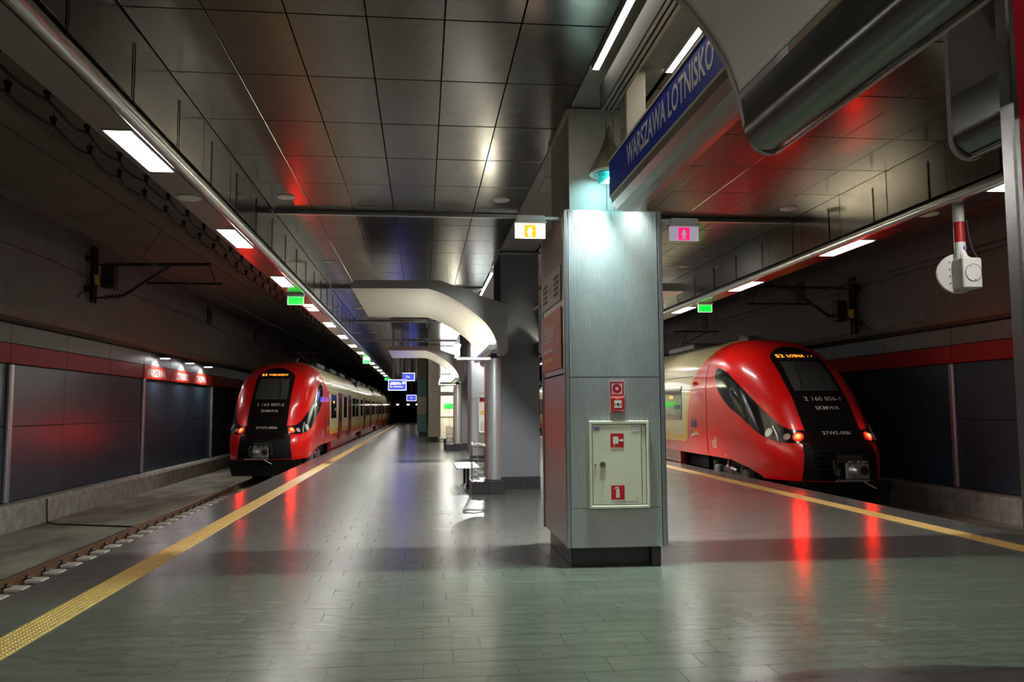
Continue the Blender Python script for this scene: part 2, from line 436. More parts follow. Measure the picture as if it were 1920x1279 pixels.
# ------------------------------------------------------------------ side walls
for s, tr, nm in ((-1, 'S3', 'wall_left'), (1, 'S2', 'wall_right')):
    X = (lambda x: x) if s < 0 else mx
    def bx(m, a, b, *r): a, b = sorted((X(a), X(b))); return m.box(a, b, *r)
    w = MB(); bx(w, -9.6, -8.98, YN, YF, -1.0, 3.62)
    prof = [(X(-8.98), 3.62), (X(-8.66), 3.68), (X(-8.60), 3.84), (X(-8.60), 6.3), (X(-9.6), 6.3), (X(-9.6), 3.62)]
    wall = ob(nm, w, 'void_dark', kind='structure', label=f'side wall of the station hall behind the {tr} train', cat='wall')
    ob('upper_wall', MB().prism([prof[2], prof[3], prof[4], (X(-9.6), 3.84)], YN, YF), 'wall_plaster', wall)
    ob('wall_ledge', MB().prism([prof[0], prof[1], prof[2], (X(-9.6), 3.84), prof[5]], YN, YF), 'wall_ledge', wall)
    y0 = 19.1-2*BAY; PW = BAY/3; g = .008
    pan = {}
    def panel(kind, m, z0, z1, x):
        key = (kind, s); 
        if key not in pan: pan[key] = mesh('panel', MB().bbox(-.03, .03, -PW/2+g, PW/2-g, -(z1-z0)/2+g/2, (z1-z0)/2-g/2, .006), m)
        return pan[key]
    k = 0; y = y0
    while y < YF-PW:
        c = y+PW/2
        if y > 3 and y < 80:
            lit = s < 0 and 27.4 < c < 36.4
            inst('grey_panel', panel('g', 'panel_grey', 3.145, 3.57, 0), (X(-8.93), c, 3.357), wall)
            inst('red_panel', panel('rb' if lit else 'r', 'panel_red_lit' if lit else 'panel_red', 2.70, 3.14, 0), (X(-8.92 if not lit else -8.90), c, 2.92), wall)
            inst('blue_panel', panel('b', 'panel_blue', 1.335, 2.69, 0), (X(-8.95), c, 2.012), wall)
            inst('blue_panel', panel('b2', 'panel_blue', -.30, 1.33, 0), (X(-8.95), c, .515), wall)
        if k % 3 == 0 and 3 < y < 80:
            m = MB().bbox(X(-8.88)-.05, X(-8.88)+.05, y-.085, y+.085, -.31, 2.70, .03)
            ob('post', m, 'post_steel', wall, smooth=True)
        y += PW; k += 1
    q = MB(); bx(q, -9.0, -8.93, 80, YF, -.3, 3.57); ob('far_cladding', q, 'panel_blue', wall)
    for yv in (34.6, 44.1, 53.5) if s < 0 else (26.5, 36.0, 45.0):
        v = thing('wall_vent', (X(-8.59), yv, 5.2), f'small dark square vent high on the wall behind the {tr} train', 'vent', f'wall vents behind the {tr} train')
        ob('frame', MB().box(X(-8.6)-.02, X(-8.6)+.02, yv-.33, yv+.33, 5.16, 5.82), 'iron_dark', v)
        for i in range(6): ob('slat', MB().box(X(-8.6)-.035, X(-8.6)+.035, yv-.3, yv+.3, 5.2+i*.1, 5.225+i*.1), 'train_dark_metal', v)
    wpts = [(X(-8.58), 4+i*4, 5.12+.04*math.sin(i*2.1)) for i in range(22)]
    ob('wall_wire', MB().tube(wpts, .012, 5), 'cable_black', label=f'thin dark wire fixed along the upper wall behind the {tr} train', cat='wire')
# end of the hall
ob('wall_end', MB().box(-9.6, 13.6, YF, YF+.3, -1.2, 6.4), 'void_dark', kind='structure', label='dark end wall far down the tunnel', cat='wall')
ob('wall_behind', MB().box(-9.6, 13.6, YN-.3, YN, -1.2, 6.4), 'slab_dark', kind='structure', label='dark wall behind the viewpoint', cat='wall')
# lamp-lit station name on the wall
for i, (word, yl) in enumerate((('WARSZAWA', 29.0), ('LOTNISKO', 32.0), ('CHOPINA', 34.7))):
    t = text_mb(word, .36, (-8.862, yl, 2.89), (0, 1, 0), (0, 0, 1), .006, .95)
    ob('station_lettering', t, 'letter_pale', label=f'pale letters {word} on the lit red wall band', cat='lettering', group='station name on the wall')
    w = thing('wall_lamp', (-8.7, yl, 3.40), f'dark wall lamp shining down on the word {word}', 'lamp', 'lamps above the wall lettering')
    ob('arm', MB().cyl((-8.9, yl, 3.52), (-8.62, yl, 3.50), .02), 'iron_dark', w)
    ob('shade', MB().lathe([(.04, 0.09), (.16, .05), (.24, 0), (.22, -.005)], (-8.6, yl, 3.42), 16), 'iron_dark', w, smooth=True)
    ob('bulb', MB().lathe([(.15, .0), (.15, .012), (.1, .02)], (-8.6, yl, 3.40), 14), 'light_wall', w)
    spot('wall_lamp_light', (-8.6, yl, 3.38), (-8.95, yl, 2.6), 60, (.95, 1., .95), 130, .4, .08, w)
# ------------------------------------------------------------------ ceilings
CZ = 4.95
ceil = ob('ceiling', MB().box(-2.49, 6.49, YN, YF, CZ+.06, CZ+.3), 'void_dark', kind='structure', label='dark glossy metal panel ceiling above the platform', cat='ceiling')
ob('soffit_strip', MB().box(1.62, 2.38, YN, YF, CZ+.03, CZ+.0599), 'plaster_soffit', ceil)
CP = 1.325; CW = .66; gc = .010
xs = [1.60, .84, .18, -.48, -1.14, -1.80, -2.46]
pm = {}; restc = MB(); npan = 0
r = 0; y = 6.85-CP*8
while y < YF-CP:
    for side in (0, 1):
        for a, b in zip(xs, xs[1:]):
            wdt = a-b; c = (a+b)/2
            if side: c = mx(c)
            if 4.3 < y < 33 and npan < 300:
                key = round(wdt, 3)
                if key not in pm: pm[key] = mesh('ceiling_panel', MB().bbox(-wdt/2+gc/2, wdt/2-gc/2, -CP/2+gc, CP/2-gc, 0, .05, .003), 'ceil_panel')
                o = inst('ceiling_panel', pm[key], (c, y+CP/2, CZ), ceil); npan += 1
                o.rotation_euler = (random.uniform(-.0016, .0016), random.uniform(-.0016, .0016), 0)
            else: restc.box(c-wdt/2+gc/2, c+wdt/2-gc/2, y+gc/2, y+CP-gc/2, CZ, CZ+.05)
    y += CP; r += 1
ob('ceiling_panel_field', restc, 'ceil_panel', ceil, kind='stuff')
for s, tr in ((-1, 'S3'), (1, 'S2')):
    X = (lambda x: x) if s < 0 else mx
    fas = thing('fascia', (X(-2.47), 5, 4.3), f'shiny metal fascia above the light strip beside the {tr} train', 'fascia', 'ceiling edge fascias', 'structure')
    fm = mesh('fascia_panel', MB().bbox(-.012, .012, -CP/2+.005, CP/2-.005, -.325, .325, .003), 'fascia_panel')
    rf = MB(); y = 6.85-CP*4; k = 0
    while y < YF-CP:
        if k < 46:
            o = inst('fascia_panel', fm, (X(-2.475), y+CP/2, 4.63), fas); o.rotation_euler = (0, random.uniform(-.004, .004), random.uniform(-.003, .003))
            ob('hanger', MB().box(X(-2.455)-.004, X(-2.455)+.004, y+CP*.27-.004, y+CP*.27+.004, 4.25, 4.80), 'iron_dark', fas)
        else: rf.box(X(-2.475)-.012, X(-2.475)+.012, y+.005, y+CP-.005, 4.305, 4.955)
        y += CP; k += 1
    ob('fascia_panel_field', rf, 'fascia_panel', fas, kind='stuff')
    # tube and light strip
    ch = thing('light_strip', (X(-2.76), 5, 4.2), f'long metal light strip with round handrail-like tube above the edge beside the {tr} train', 'light strip', 'light strips along the platform edges')
    ob('tube', MB().cyl((X(-2.545), YN, 4.235), (X(-2.545), YF, 4.235), .072, n=20), 'steel', ch, smooth=True)
    t = MB(); p = [(X(-2.62), 4.2), (X(-2.965), 4.2), (X(-2.965), 4.36), (X(-2.95), 4.36), (X(-2.95), 4.215), (X(-2.62), 4.215)]
    t.prism(p, YN, YF); ob('soffit_sheet', t, 'soffit_metal', ch)
    q = MB(); a, b = sorted((X(-2.50), X(-2.94))); q.box(a, b, YN, YF, 4.32, 4.5); ob('channel_body', q, 'void_dark', ch)
    for k in range(14): y = 6.85+CP*2*k; ob('bracket', MB().box(X(-2.53)-.015, X(-2.53)+.015, y-.02, y+.02, 4.29, 4.36), 'iron_dark', ch)
    fr = MB(); w0, w1, l = .12, .135, .655
    fr.box(-w1, -w0, -l-.015, l+.015, -.012, .004).box(w0, w1, -l-.015, l+.015, -.012, .004).box(-w0, w0, -l-.015, -l, -.012, .004).box(-w0, w0, l, l+.015, -.012, .004)
    frm = mesh('frame', fr, 'lamp_body'); dif = mesh('diffuser', MB().box(-w0, w0, -l, l, -.008, -.002), 'light_white')
    for k in range(-7, 20):  # panels behind the viewpoint are unseen, added as front fill
        y = 8.37+4.2*k
        lp = thing('ceiling_light', (X(-2.765), y, 4.2), f'bright white rectangular light panel in the strip beside the {tr} train', 'light panel', f'light panels beside the {tr} train')
        inst('frame', frm, (X(-2.765), y, 4.2), lp); inst('diffuser', dif, (X(-2.765), y, 4.2), lp)
    # track ceiling
    tc = [(X(-2.97), 5.15), (X(-4.75), 5.46), (X(-6.0), 6.1), (X(-8.6), 6.1), (X(-8.6), 6.5), (X(-2.97), 6.5)]
    ob('track_ceiling', MB().prism(tc, YN, YF), 'slab_dark', kind='structure', label=f'bare dark concrete ceiling above the {tr} track', cat='ceiling')
    ob('ceiling_upstand', MB().box(min(X(-2.97), X(-2.49)), max(X(-2.97), X(-2.49)), YN, YF, 5.0, 5.3), 'void_dark', kind='structure', label=f'dark upstand above the light strip beside the {tr} train', cat='upstand')
    # hung cables
    for xc, ph, nm2 in ((-4.29, 0., 'inner'), (-4.60, .9, 'outer')):
        cb = thing('hung_cable', (X(xc), 8, 5.2), f'black cable sagging between clips, {nm2} of the pair above the {tr} track', 'cable', 'ceiling cables')
        pts = []
        for k in range(46):
            y = 5.2+ph+1.15*k
            for q in range(4): tq = q/4; pts.append((X(xc)+.03*math.sin(k*1.7+q), y+1.15*tq, 5.20-.06*math.sin(math.pi*tq)))
        ob('cable', MB().tube(pts, .021, 6), 'cable_black', cb)
        hm = mesh('cable_clip', MB().lathe([(.022, -.01), (.026, .05), (.05, .11), (.05, .12)], (0, 0, 0), 8).cyl((0, 0, .12), (0, 0, .17), .008, n=5), 'cable_black')
        for k in range(46): inst('cable_clip', hm, (X(xc), 5.2+ph+1.15*k, 5.2), cb)
# ceiling rails across
for y in (13.85, 22.45, 31.1, 39.8):
    for a, b, tr in ((-2.44, 1.60, 'S3'), (2.40, 6.44, 'S2')):
        o = ob('ceiling_rail', MB().bbox(a, b, y-.045, y+.045, CZ-.075, CZ-.004, .008), 'steel', label=f'slim metal rail fixed across the panel ceiling on the {tr} side', cat='ceiling rail', group=f'ceiling rails on the {tr} side')
# round speakers
sp = MB().lathe([(.02, -.012), (.125, -.012), (.14, -.004), (.14, .006)], (0, 0, 0), 20)
spm = mesh('ceiling_speaker', sp, 'off_white', smooth=True)
for x, y, z in ((-2.11, 12.97, CZ), (1.23, 12.89, CZ), (6.05, 13.05, CZ), (-2.07, 18.63, CZ), (-2.09, 27.3, CZ), (6.07, 18.7, CZ), (-2.09, 36, CZ)):
    inst('ceiling_speaker', spm, (x, y, z-.007), None, 'round pale loudspeaker disc set in the metal panel ceiling', 'speaker', 'round speakers in the panel ceiling')
for x, y, z in ((-2.79, 10.15, 4.2), (6.66, 10.22, 4.2), (-2.79, 20.9, 4.2), (6.7, 19., 4.2)):
    inst('ceiling_speaker', spm, (x, y, z-.007), None, 'round pale loudspeaker disc set in the light strip between lamps', 'speaker', 'round speakers in the light strips')
# ------------------------------------------------------------------ overhead line
for s, tr in ((-1, 'S3'), (1, 'S2')):
    X = (lambda x: x) if s < 0 else mx
    yb = 22.4 if s < 0 else 22.9
    xb, yw = -8.45, yb
    z0, z1 = (4.45, 5.9) if s < 0 else (3.75, 5.4)
    dz = 0 if s < 0 else -.35
    c = thing('catenary_bracket', (X(-8.6), yb, z0), f'dark overhead line bracket with insulators and arm on the wall behind the {tr} train', 'overhead bracket', 'overhead line brackets')
    ob('mast', MB().box(X(-8.46)-.05, X(-8.46)+.05, yb-.16, yb-.08, z0, z1).box(X(-8.46)-.05, X(-8.46)+.05, yb+.02, yb+.10, z0, z1), 'iron_dark', c)
    for zq in (z0+.25, z1-.4): ob('wall_plate', MB().box(X(-8.555)-.04, X(-8.555)+.04, yb-.3, yb+.25, zq, zq+.15), 'iron_dark', c)
    ob('yellow_clamp', MB().box(X(-8.40)-.05, X(-8.40)+.05, yb-.16, yb+.12, z0+.48, z0+.72), 'print_yellow', c)
    ob('counterweight_box', MB().bbox(X(-8.15)-.16, X(-8.15)+.16, yb+.0, yb+.35, z0+.4, z0+1.0, .02), 'iron_dark', c)
    ob('top_arm', MB().cyl((X(-7.7), yb, 5.46+dz), (X(-5.56), yb, 5.49+dz), .045), 'train_dark_metal', c)
    ob('diagonal_arm', MB().cyl((X(-7.75), yb, 4.62+dz), (X(-6.6), yb, 5.43+dz), .04), 'train_dark_metal', c)
    ob('steady_arm', MB().cyl((X(-7.15), yb, 4.98+dz), (X(-5.25), yb, 4.98+dz), .03), 'iron_dark', c)
    ob('drop_rod', MB().cyl((X(-5.58), yb, 5.47+dz), (X(-5.42), yb, 5.0+dz), .012, n=6), 'iron_dark', c)
    for (xa, za), (xe, ze) in (((-8.42, 5.45+dz), (-7.7, 5.46+dz)), ((-8.42, 4.58+dz), (-7.72, 4.64+dz))):
        m = MB().cyl((X(xa), yb, za), (X(xe), yb, ze), .022, n=8)
        for q in range(5): t = .35+q*.13; xq, zq = xa+(xe-xa)*t, za+(ze-za)*t; m.cyl((X(xq-.015), yb, zq), (X(xq+.015), yb, zq), .065, n=12)
        ob('insulator', m, 'iron_dark', c)
    ob('earth_lead', MB().tube([(X(-8.46), yb-.2, z0+.25), (X(-8.55), yb-.5, z0+.22), (X(-8.57), yb-.75, z0+.05)], .014, 5), 'cable_black', c)
    cw = [(X(-6.45), YN, 4.86+dz), (X(-5.98), yb, 4.93+dz), (X(-5.3), yb+26, 4.86+dz), (X(-5.0), YF, 4.86+dz)]
    for o_ in (0, .07):
        ob('contact_wire', MB().tube([(x+o_, y, z) for x, y, z in cw], .010, 5), 'cable_black', label=f'thin dark contact wire of the overhead line above the {tr} train', cat='wire', group=f'contact wires above the {tr} train')
    mw = [(X(-6.1), YN, 5.6+dz), (X(-5.56), yb, 5.53+dz), (X(-5.3), yb+26, 5.5+dz), (X(-5.1), YF, 5.5+dz)]
    ob('messenger_wire', MB().tube(mw, .012, 5), 'cable_black', label=f'dark carrying wire of the overhead line above the {tr} train', cat='wire')
    for k in range(4):
        y = yb+.3+5*k if k else yb-4.
        fx = lambda w: np.interp(y, [p[1] for p in w], [p[0] for p in w]); fz = lambda w: np.interp(y, [p[1] for p in w], [p[2] for p in w])
        ob('dropper_wire', MB().cyl((fx(cw)+.03, y, fz(cw)), (fx(mw), y, fz(mw)), .006, n=4), 'cable_black', label=f'thin vertical dropper wire of the overhead line above the {tr} train', cat='wire', group=f'dropper wires above the {tr} train')
# ================================================================== COLUMNS
CX = 2.03
def clad_column(y0, label, detail=True):
    c = thing('clad_column', (CX, y0+.8, 0), label, 'column')
    xl, xr, y1 = 1.49, 2.57, y0+1.68
    pl = MB().bbox(1.56, 2.40, y0+.12, y1-.1, 0, .2, .008); ob('plinth', pl, 'plinth_black', c)
    ob('plinth_block', MB().bbox(2.40, 2.50, y0+.03, y0+.5, 0, .2, .006), 'plinth_black', c)
    ob('core', MB().box(xl+.06, xr-.06, y0+.05, y1-.05, .2, 3.76), 'void_dark', c)
    # fluted front panels
    for z0, z1 in ((.205, .607), (.613, 1.977), (1.985, 3.77)):
        pts = []; n = 60; x = xl+.055; w = (xr-xl-.11)/n
        for i in range(n):
            a = x+i*w; pts += [(a, y0+.022), (a+w*.32, y0+.011), (a+w*.68, y0+.011), (a+w*.99, y0+.022)]
        prof = pts+[(xr-.055, y0+.045), (xl+.055, y0+.045)]
        ob('fluted_panel', MB().prism(prof, z0, z1, 'z'), 'clad_fluted', c)
    for a in (xl, xr-.05):
        ob('edge_profile', MB().bbox(a, a+.05, y0, y0+.06, .20, 3.775, .01), 'clad_edge', c, smooth=True)
        ob('edge_profile', MB().bbox(a, a+.05, y1-.06, y1, .20, 3.775, .01), 'clad_edge', c, smooth=True)
    for x in (xl+.015, xr-.035):
        for z0, z1 in ((.21, 2.015), (2.03, 3.77)):
            ob('side_panel', MB().bbox(x, x+.02, y0+.065, y1-.065, z0, z1, .004), 'clad_smooth', c)
    ob('back_panel', MB().box(xl+.05, xr-.05, y1-.04, y1-.02, .21, 3.77), 'clad_fluted', c)
    ob('cap', MB().box(xl+.02, xr-.02, y0+.02, y1-.02, 3.771, 3.782), 'clad_edge', c)
    # upper shaft
    ux0, ux1, uy0, uy1 = 1.60, 2.47, y0+.22, y1-.2
    ob('upper_shaft', MB().box(ux0, ux1, uy0, uy1, 3.78, 4.90), 'column_upper', c)
    ob('shaft_joint', MB().box(2.02, 2.10, uy0-.004, uy0+.002, 3.78, 4.88), 'column_upper', c)
    for xj in (2.018, 2.102): ob('shaft_groove', MB().box(xj-.003, xj+.003, uy0-.006, uy0, 3.78, 4.88), 'ink', c)
    ob('shaft_trim', MB().box(ux0-.03, ux1+.03, uy0-.03, uy1+.03, 4.90, 4.96), 'column_upper', c)
    return c
col1 = clad_column(8.65, 'grey fluted metal column with a fire cabinet on its face')
def cone_lamp(x, y, label, w=1., tint=1., sg=-1):
    # sg: -1 faces the viewpoint side of its column, +1 the far side
    l = thing('column_lamp', (x, y, 4.1), label, 'lamp', 'cone lamps on the columns')
    ob('shade', MB().lathe([(.195, 0), (.20, .02), (.15, .13), (.06, .33), (.012, .50), (.006, .52)], (x, y, 4.11), 22), 'lamp_tan', l, smooth=True)
    ob('rim', MB().lathe([(.175, -.005), (.215, -.01), (.215, .015), (.195, .02)], (x, y, 4.11), 22), 'lamp_body', l, smooth=True)
    ob('glass_disc', MB().lathe([(.17, -.006), (.17, .004)], (x, y, 4.10), 18), 'glass_teal', l)
    ob('bulb', MB().lathe([(.02, -.05), (.04, -.03), (.04, .0)], (x+.03, y+sg*.06, 4.10), 10), 'light_teal', l)
    ob('arm', MB().cyl((x, y-sg*.10, 4.32), (x, y-sg*.43, 4.32), .018), 'lamp_tan', l)
    ob('added_cutoff_plate', MB().box(x-.12, x+.12, y-sg*.006, y-sg*.010, 4.005, 4.098), 'glass_teal', l)  # added plate, shaped to cut off the floor light behind the lamp
    tc = lambda a, b, c: (1-tint*(1-a), b, 1-tint*(1-c))
    spot('lamp_light_floor', (x, y, 4.082), (x, y+sg*1.6, 0), 560*w, tc(.66, 1., .74), 118 if sg < 0 else 142, .3, .002, l)
    spot('lamp_light_wall', (x-.19, y-sg*.05, 4.07), (x-.22, y-sg*.40, 2.0), 165*w, tc(.72, 1., .98), 70, 1., .04, l)
    spot('lamp_light_wall', (x+.28, y-sg*.05, 4.07), (x+.40, y-sg*.40, 2.0), 42*w, tc(.82, 1., .98), 64, 1., .04, l)
    spot('lamp_light_shaft', (x, y-sg*.05, 4.05), (x-.05, y-sg*.44, 3.8), 7*w, tc(.45, .95, 1.), 110, .5, .03, l)
    return l
mat('glass_teal', (.02, .22, .24), .15)
cone_lamp(1.95, 8.42, 'tan cone lamp glowing teal on the front of the fire cabinet column')
cone_lamp(2.03, 10.56, 'tan cone lamp on the rear of the fire cabinet column', 1.15, .12, 1)
# fire cabinet
FY = 8.658
cab = thing('fire_cabinet', (2.05, FY, .60), 'cream metal fire hose cabinet with two red pictograms on the fluted column', 'cabinet')
ob('frame', MB().bbox(1.735, 1.765, FY-.035, FY+.01, .61, 1.52, .006).bbox(2.35, 2.38, FY-.035, FY+.01, .61, 1.52, .006).bbox(1.765, 2.35, FY-.035, FY+.01, 1.485, 1.52, .006).bbox(1.765, 2.35, FY-.035, FY+.01, .61, .64, .006), 'cream_paint', cab)
ob('back_box', MB().box(1.765, 2.35, FY-.004, FY+.01, .64, 1.485), 'cream_paint_dark', cab)
door = ob('door', MB().bbox(1.773, 2.292, FY-.030, FY-.012, .648, 1.478, .004), 'cream_paint', cab)
ob('side_strip', MB().bbox(2.298, 2.342, FY-.024, FY-.010, .648, 1.47, .004), 'cream_paint', cab)
fy = FY-.031
ob('lock', MB().cyl((1.876, fy, 1.065), (1.876, fy-.008, 1.065), .033, n=18).box(1.872, 1.880, fy-.022, fy-.008, 1.03, 1.07), 'lock_metal', door)
ob('key_hole', MB().cyl((1.876, fy-.0085, 1.066), (1.876, fy-.0095, 1.066), .012, n=10), 'black', door)
ob('latch', MB().cyl((1.797, fy, 1.063), (1.797, fy-.006, 1.063), .011, n=10), 'lock_metal', door)
X3, Z3 = (1, 0, 0), (0, 0, 1)
def pictogram(z, name):
    p = ob('pictogram', MB().box(1.963, 2.105, fy-.002, fy, z-.072, z+.072), 'sign_red', door)
    o = (2.034, fy-.003, z)
    if name == 'hose':
        m = poly_mb([(-.045, -.035), (.012, -.035), (.012, .04), (-.045, .04)], o, X3, Z3)
        m.add(*((lambda q: (q.v, q.f))(poly_mb([(.012, -.006), (.05, -.006), (.05, .008), (.012, .008)], o, X3, Z3))))
        for k in range(1): q = MB().cyl((2.034+.05, fy-.0032, z+.001), (2.034+.05, fy-.0034, z+.001), .016, n=12); m.add(q.v, q.f)
        for a, b in ((-.04, -.05), (-.034, -.062)): q = poly_mb([(a, b), (a+.01, b), (a+.01, b+.012), (a, b+.012)], o, X3, Z3); m.add(q.v, q.f)
    else:
        m = poly_mb([(-.02, -.055), (.018, -.055), (.018, .025), (.010, .038), (-.012, .038), (-.02, .025)], o, X3, Z3)
        for pts in ([(-.006, .038), (.006, .038), (.006, .05), (-.006, .05)], [(-.03, .045), (.012, .05), (.012, .058), (-.026, .056)], [(-.036, .03), (-.028, .03), (-.024, .05), (-.032, .05)]):
            q = poly_mb(pts, o, X3, Z3); m.add(q.v, q.f)
    ob('symbol', m, 'white', p)
pictogram(1.315, 'hose'); pictogram(.775, 'ext')
ob('maker_sticker', MB().bbox(1.788, 1.85, fy-.0015, fy+.001, 1.425, 1.455, .0006), 'purple_ink', door)
ob('paper_sticker', MB().box(2.19, 2.27, fy-.0015, fy, 1.41, 1.462), 'white', door)
ob('sticker_frame', MB().box(2.19, 2.27, fy-.0025, fy-.0015, 1.457, 1.462).box(2.19, 2.193, fy-.0025, fy-.0015, 1.41, 1.462).box(2.267, 2.27, fy-.0025, fy-.0015, 1.42, 1.462).box(2.2, 2.25, fy-.0025, fy-.0015, 1.432, 1.435), 'purple_ink', door)
for k in range(9): ob('small_print', MB().box(2.10+k*.018, 2.112+k*.018, fy-.0015, fy, .672, .680), 'purple_ink', door)
ob('small_print', MB().box(2.243, 2.246, fy-.0015, fy, .70, .72).box(2.243, 2.255, fy-.0015, fy, .70, .703), 'purple_ink', door)
fs = thing('fire_alarm_sign', (2.045, 8.655, 1.78), 'white bordered crimson ring sign above the fire call point', 'sign')
ob('plate', MB().box(1.964, 2.128, 8.650, 8.662, 1.775, 1.940), 'white', fs)
y = 8.6495
ob('red_border', MB().box(1.972, 2.12, y-.001, y, 1.915, 1.932).box(1.972, 2.12, y-.001, y, 1.783, 1.80).box(1.972, 1.988, y-.001, y, 1.80, 1.915).box(2.104, 2.12, y-.001, y, 1.80, 1.915), 'sign_crimson', fs)
ob('ring', MB().cyl((2.046, y, 1.858), (2.046, y-.0012, 1.858), .049, n=28), 'sign_crimson', fs)
ob('ring_centre', MB().cyl((2.046, y-.0012, 1.858), (2.046, y-.002, 1.858), .018, n=18), 'white', fs)
cp = thing('fire_call_point', (2.045, 8.655, 1.61), 'red manual fire call point box under the ring sign', 'call point')
ob('back_plate', MB().box(1.970, 2.124, 8.650, 8.662, 1.605, 1.772), 'white', cp)
ob('housing', MB().bbox(1.976, 2.118, 8.615, 8.650, 1.612, 1.768, .006), 'sign_red', cp)
ob('press_plate', MB().box(2.008, 2.086, 8.612, 8.615, 1.655, 1.735), 'white', cp)
ob('press_dot', MB().cyl((2.047, 8.612, 1.693), (2.047, 8.6105, 1.693), .013, n=14), 'iron_dark', cp)
for sx in (-1, 1): ob('press_arrow', poly_mb([(sx*.033, -.010), (sx*.018, 0), (sx*.033, .010)], (2.047, 8.611, 1.693), X3, Z3), 'black', cp)
ob('print_strip', MB().box(1.99, 2.06, 8.6135, 8.615, 1.630, 1.633).box(2.07, 2.112, 8.6135, 8.615, 1.622, 1.631).box(2.02, 2.06, 8.6135, 8.615, 1.748, 1.756), 'print_pale', cp)
# boards on the column's flank (facing -x)
XF = 1.498
b1 = thing('info_board', (XF, 9.55, 2.84), 'pale board with a dark star emblem on the flank of the fire cabinet column', 'board')
ob('panel', MB().box(XF-.008, XF, 8.90, 10.24, 2.84, 3.22), 'board_white', b1)
em = MB()
for k in range(8):
    a = k*math.pi/4+.2; r = .15 if k % 2 == 0 else .10
    q = poly_mb([(math.cos(a+.5)*.02, math.sin(a+.5)*.02), (math.cos(a)*r, math.sin(a)*r), (math.cos(a-.5)*.02, math.sin(a-.5)*.02)], (XF-.009, 9.56, 3.03), (0, -1, 0), (0, 0, 1)); em.add(q.v, q.f)
ob('emblem', em, 'poster_red', b1)
def lines(parent, m, y0, y1, z0, z1, n, seed, x=XF-.0095):
    rr = random.Random(seed); 
    for k in range(n):
        zz = z1-(z1-z0)*(k+.5)/n; mb = MB(); h = (z1-z0)/n*.3; y = y1
        while y > y0+.05: w = rr.uniform(.06, .16); mb.box(x-.001, x, max(y0, y-w), y, zz-h, zz+h); y -= w+.03
        ob('text_line', mb, m, parent)
lines(b1, 'ink', 9.80, 10.15, 2.90, 3.15, 4, 1); lines(b1, 'ink', 9.0, 9.33, 2.90, 3.15, 4, 2)
b2 = thing('orange_board', (XF, 9.55, 2.09), 'orange information board below the pale board on the column flank', 'board')
ob('panel', MB().box(XF-.008, XF, 8.88, 10.24, 2.09, 2.76), 'board_orange', b2)
lines(b2, 'print_pale', 9.3, 10.05, 2.42, 2.62, 4, 3); lines(b2, 'white', 9.4, 10.15, 2.30, 2.36, 1, 4); lines(b2, 'print_yellow', 9.4, 10.1, 2.19, 2.25, 1, 5)
ob('ribbon_mark', poly_mb([(-.05, -.12), (.0, -.10), (.05, .02), (.06, .14), (.02, .06), (-.02, -.02)], (XF-.0095, 9.1, 2.42), (0, -1, 0), (0, 0, 1)), 'print_pale', b2)
# emergency luminaires either side of the column
def emer(x0, m1, m2, label):
    x1 = x0+.335; y = 8.98
    e = thing('emergency_light', ((x0+x1)/2, y, 3.52), label, 'emergency light', 'hanging pictogram lights by the column')
    ob('housing', MB().bbox(x0+.01, x1-.01, y-.05, y+.05, 3.71, 3.775, .008), 'lamp_body', e)
    ob('rim', MB().bbox(x0-.01, x1+.01, y-.06, y+.06, 3.685, 3.712, .006), 'lamp_body', e)
    ob('plate', MB().box(x0, x1, y-.012, y+.012, 3.525, 3.686), m1, e)
    ob('pictogram', MB().box(x0+.10, x1-.105, y-.0145, y-.0121, 3.53, 3.672), m2, e)
    fg = MB().cyl((x0+.165, y-.0150, 3.63), (x0+.165, y-.0155, 3.63), .018, n=10)
    q = poly_mb([(-.02, -.08), (.0, -.04), (.02, -.08), (.015, 0), (.035, -.01), (.01, .03), (-.02, .02), (-.035, -.02), (-.015, -.005)], (x0+.165, y-.0152, 3.60), X3, Z3); fg.add(q.v, q.f)
    ob('figure', fg, m1, e)
    xa, xb = (x1-.02, 1.50) if x0 < 2 else (2.56, x0+.02)
    ob('mounting_arm', MB().box(xa, xb, y-.02, y+.02, 3.735, 3.765), 'lamp_body', e)
emer(1.01, 'sign_lit_white', 'sign_lit_orange', 'glowing emergency light with an orange pictogram beside the column')
emer(2.755, 'sign_dim_violet', 'sign_lit_mag', 'dim emergency light with a crimson pictogram beside the column')
# ------------------------------------------------------------------ dark columns with canopies
col2 = []
def dark_column(y0, label):
    c = thing('dark_column', (CX, y0+.8, 0), label, 'column', 'dark rendered columns')
    ob('shaft', MB().bbox(1.62, 2.44, y0, y0+1.6, .24, 4.93, .012), 'column_render', c)
    for k in range(2): ob('base_tile', MB().bbox(1.615+k*.415, 2.03+k*.415-.004, y0-.012, y0, 0, .24, .003), 'plinth_black', c)
    ob('base_core', MB().box(1.625, 2.435, y0+.001, y0+1.6, 0, .24), 'plinth_black', c)
    for k in range(3): ob('base_tile', MB().bbox(1.608, 1.62, y0+k*.53, y0+k*.53+.526, 0, .24, .003), 'plinth_black', c)
    ob('cap_trim', MB().box(1.58, 2.48, y0-.04, y0+1.64, 4.90, 4.948), 'steel', c)
for k, lb in ((1, 'dark grey rendered column beside the lit canopy and steel pilaster'), (3, 'far dark grey rendered column beside the second lit canopy')):
    dark_column(8.65+BAY*k-.05, lb)
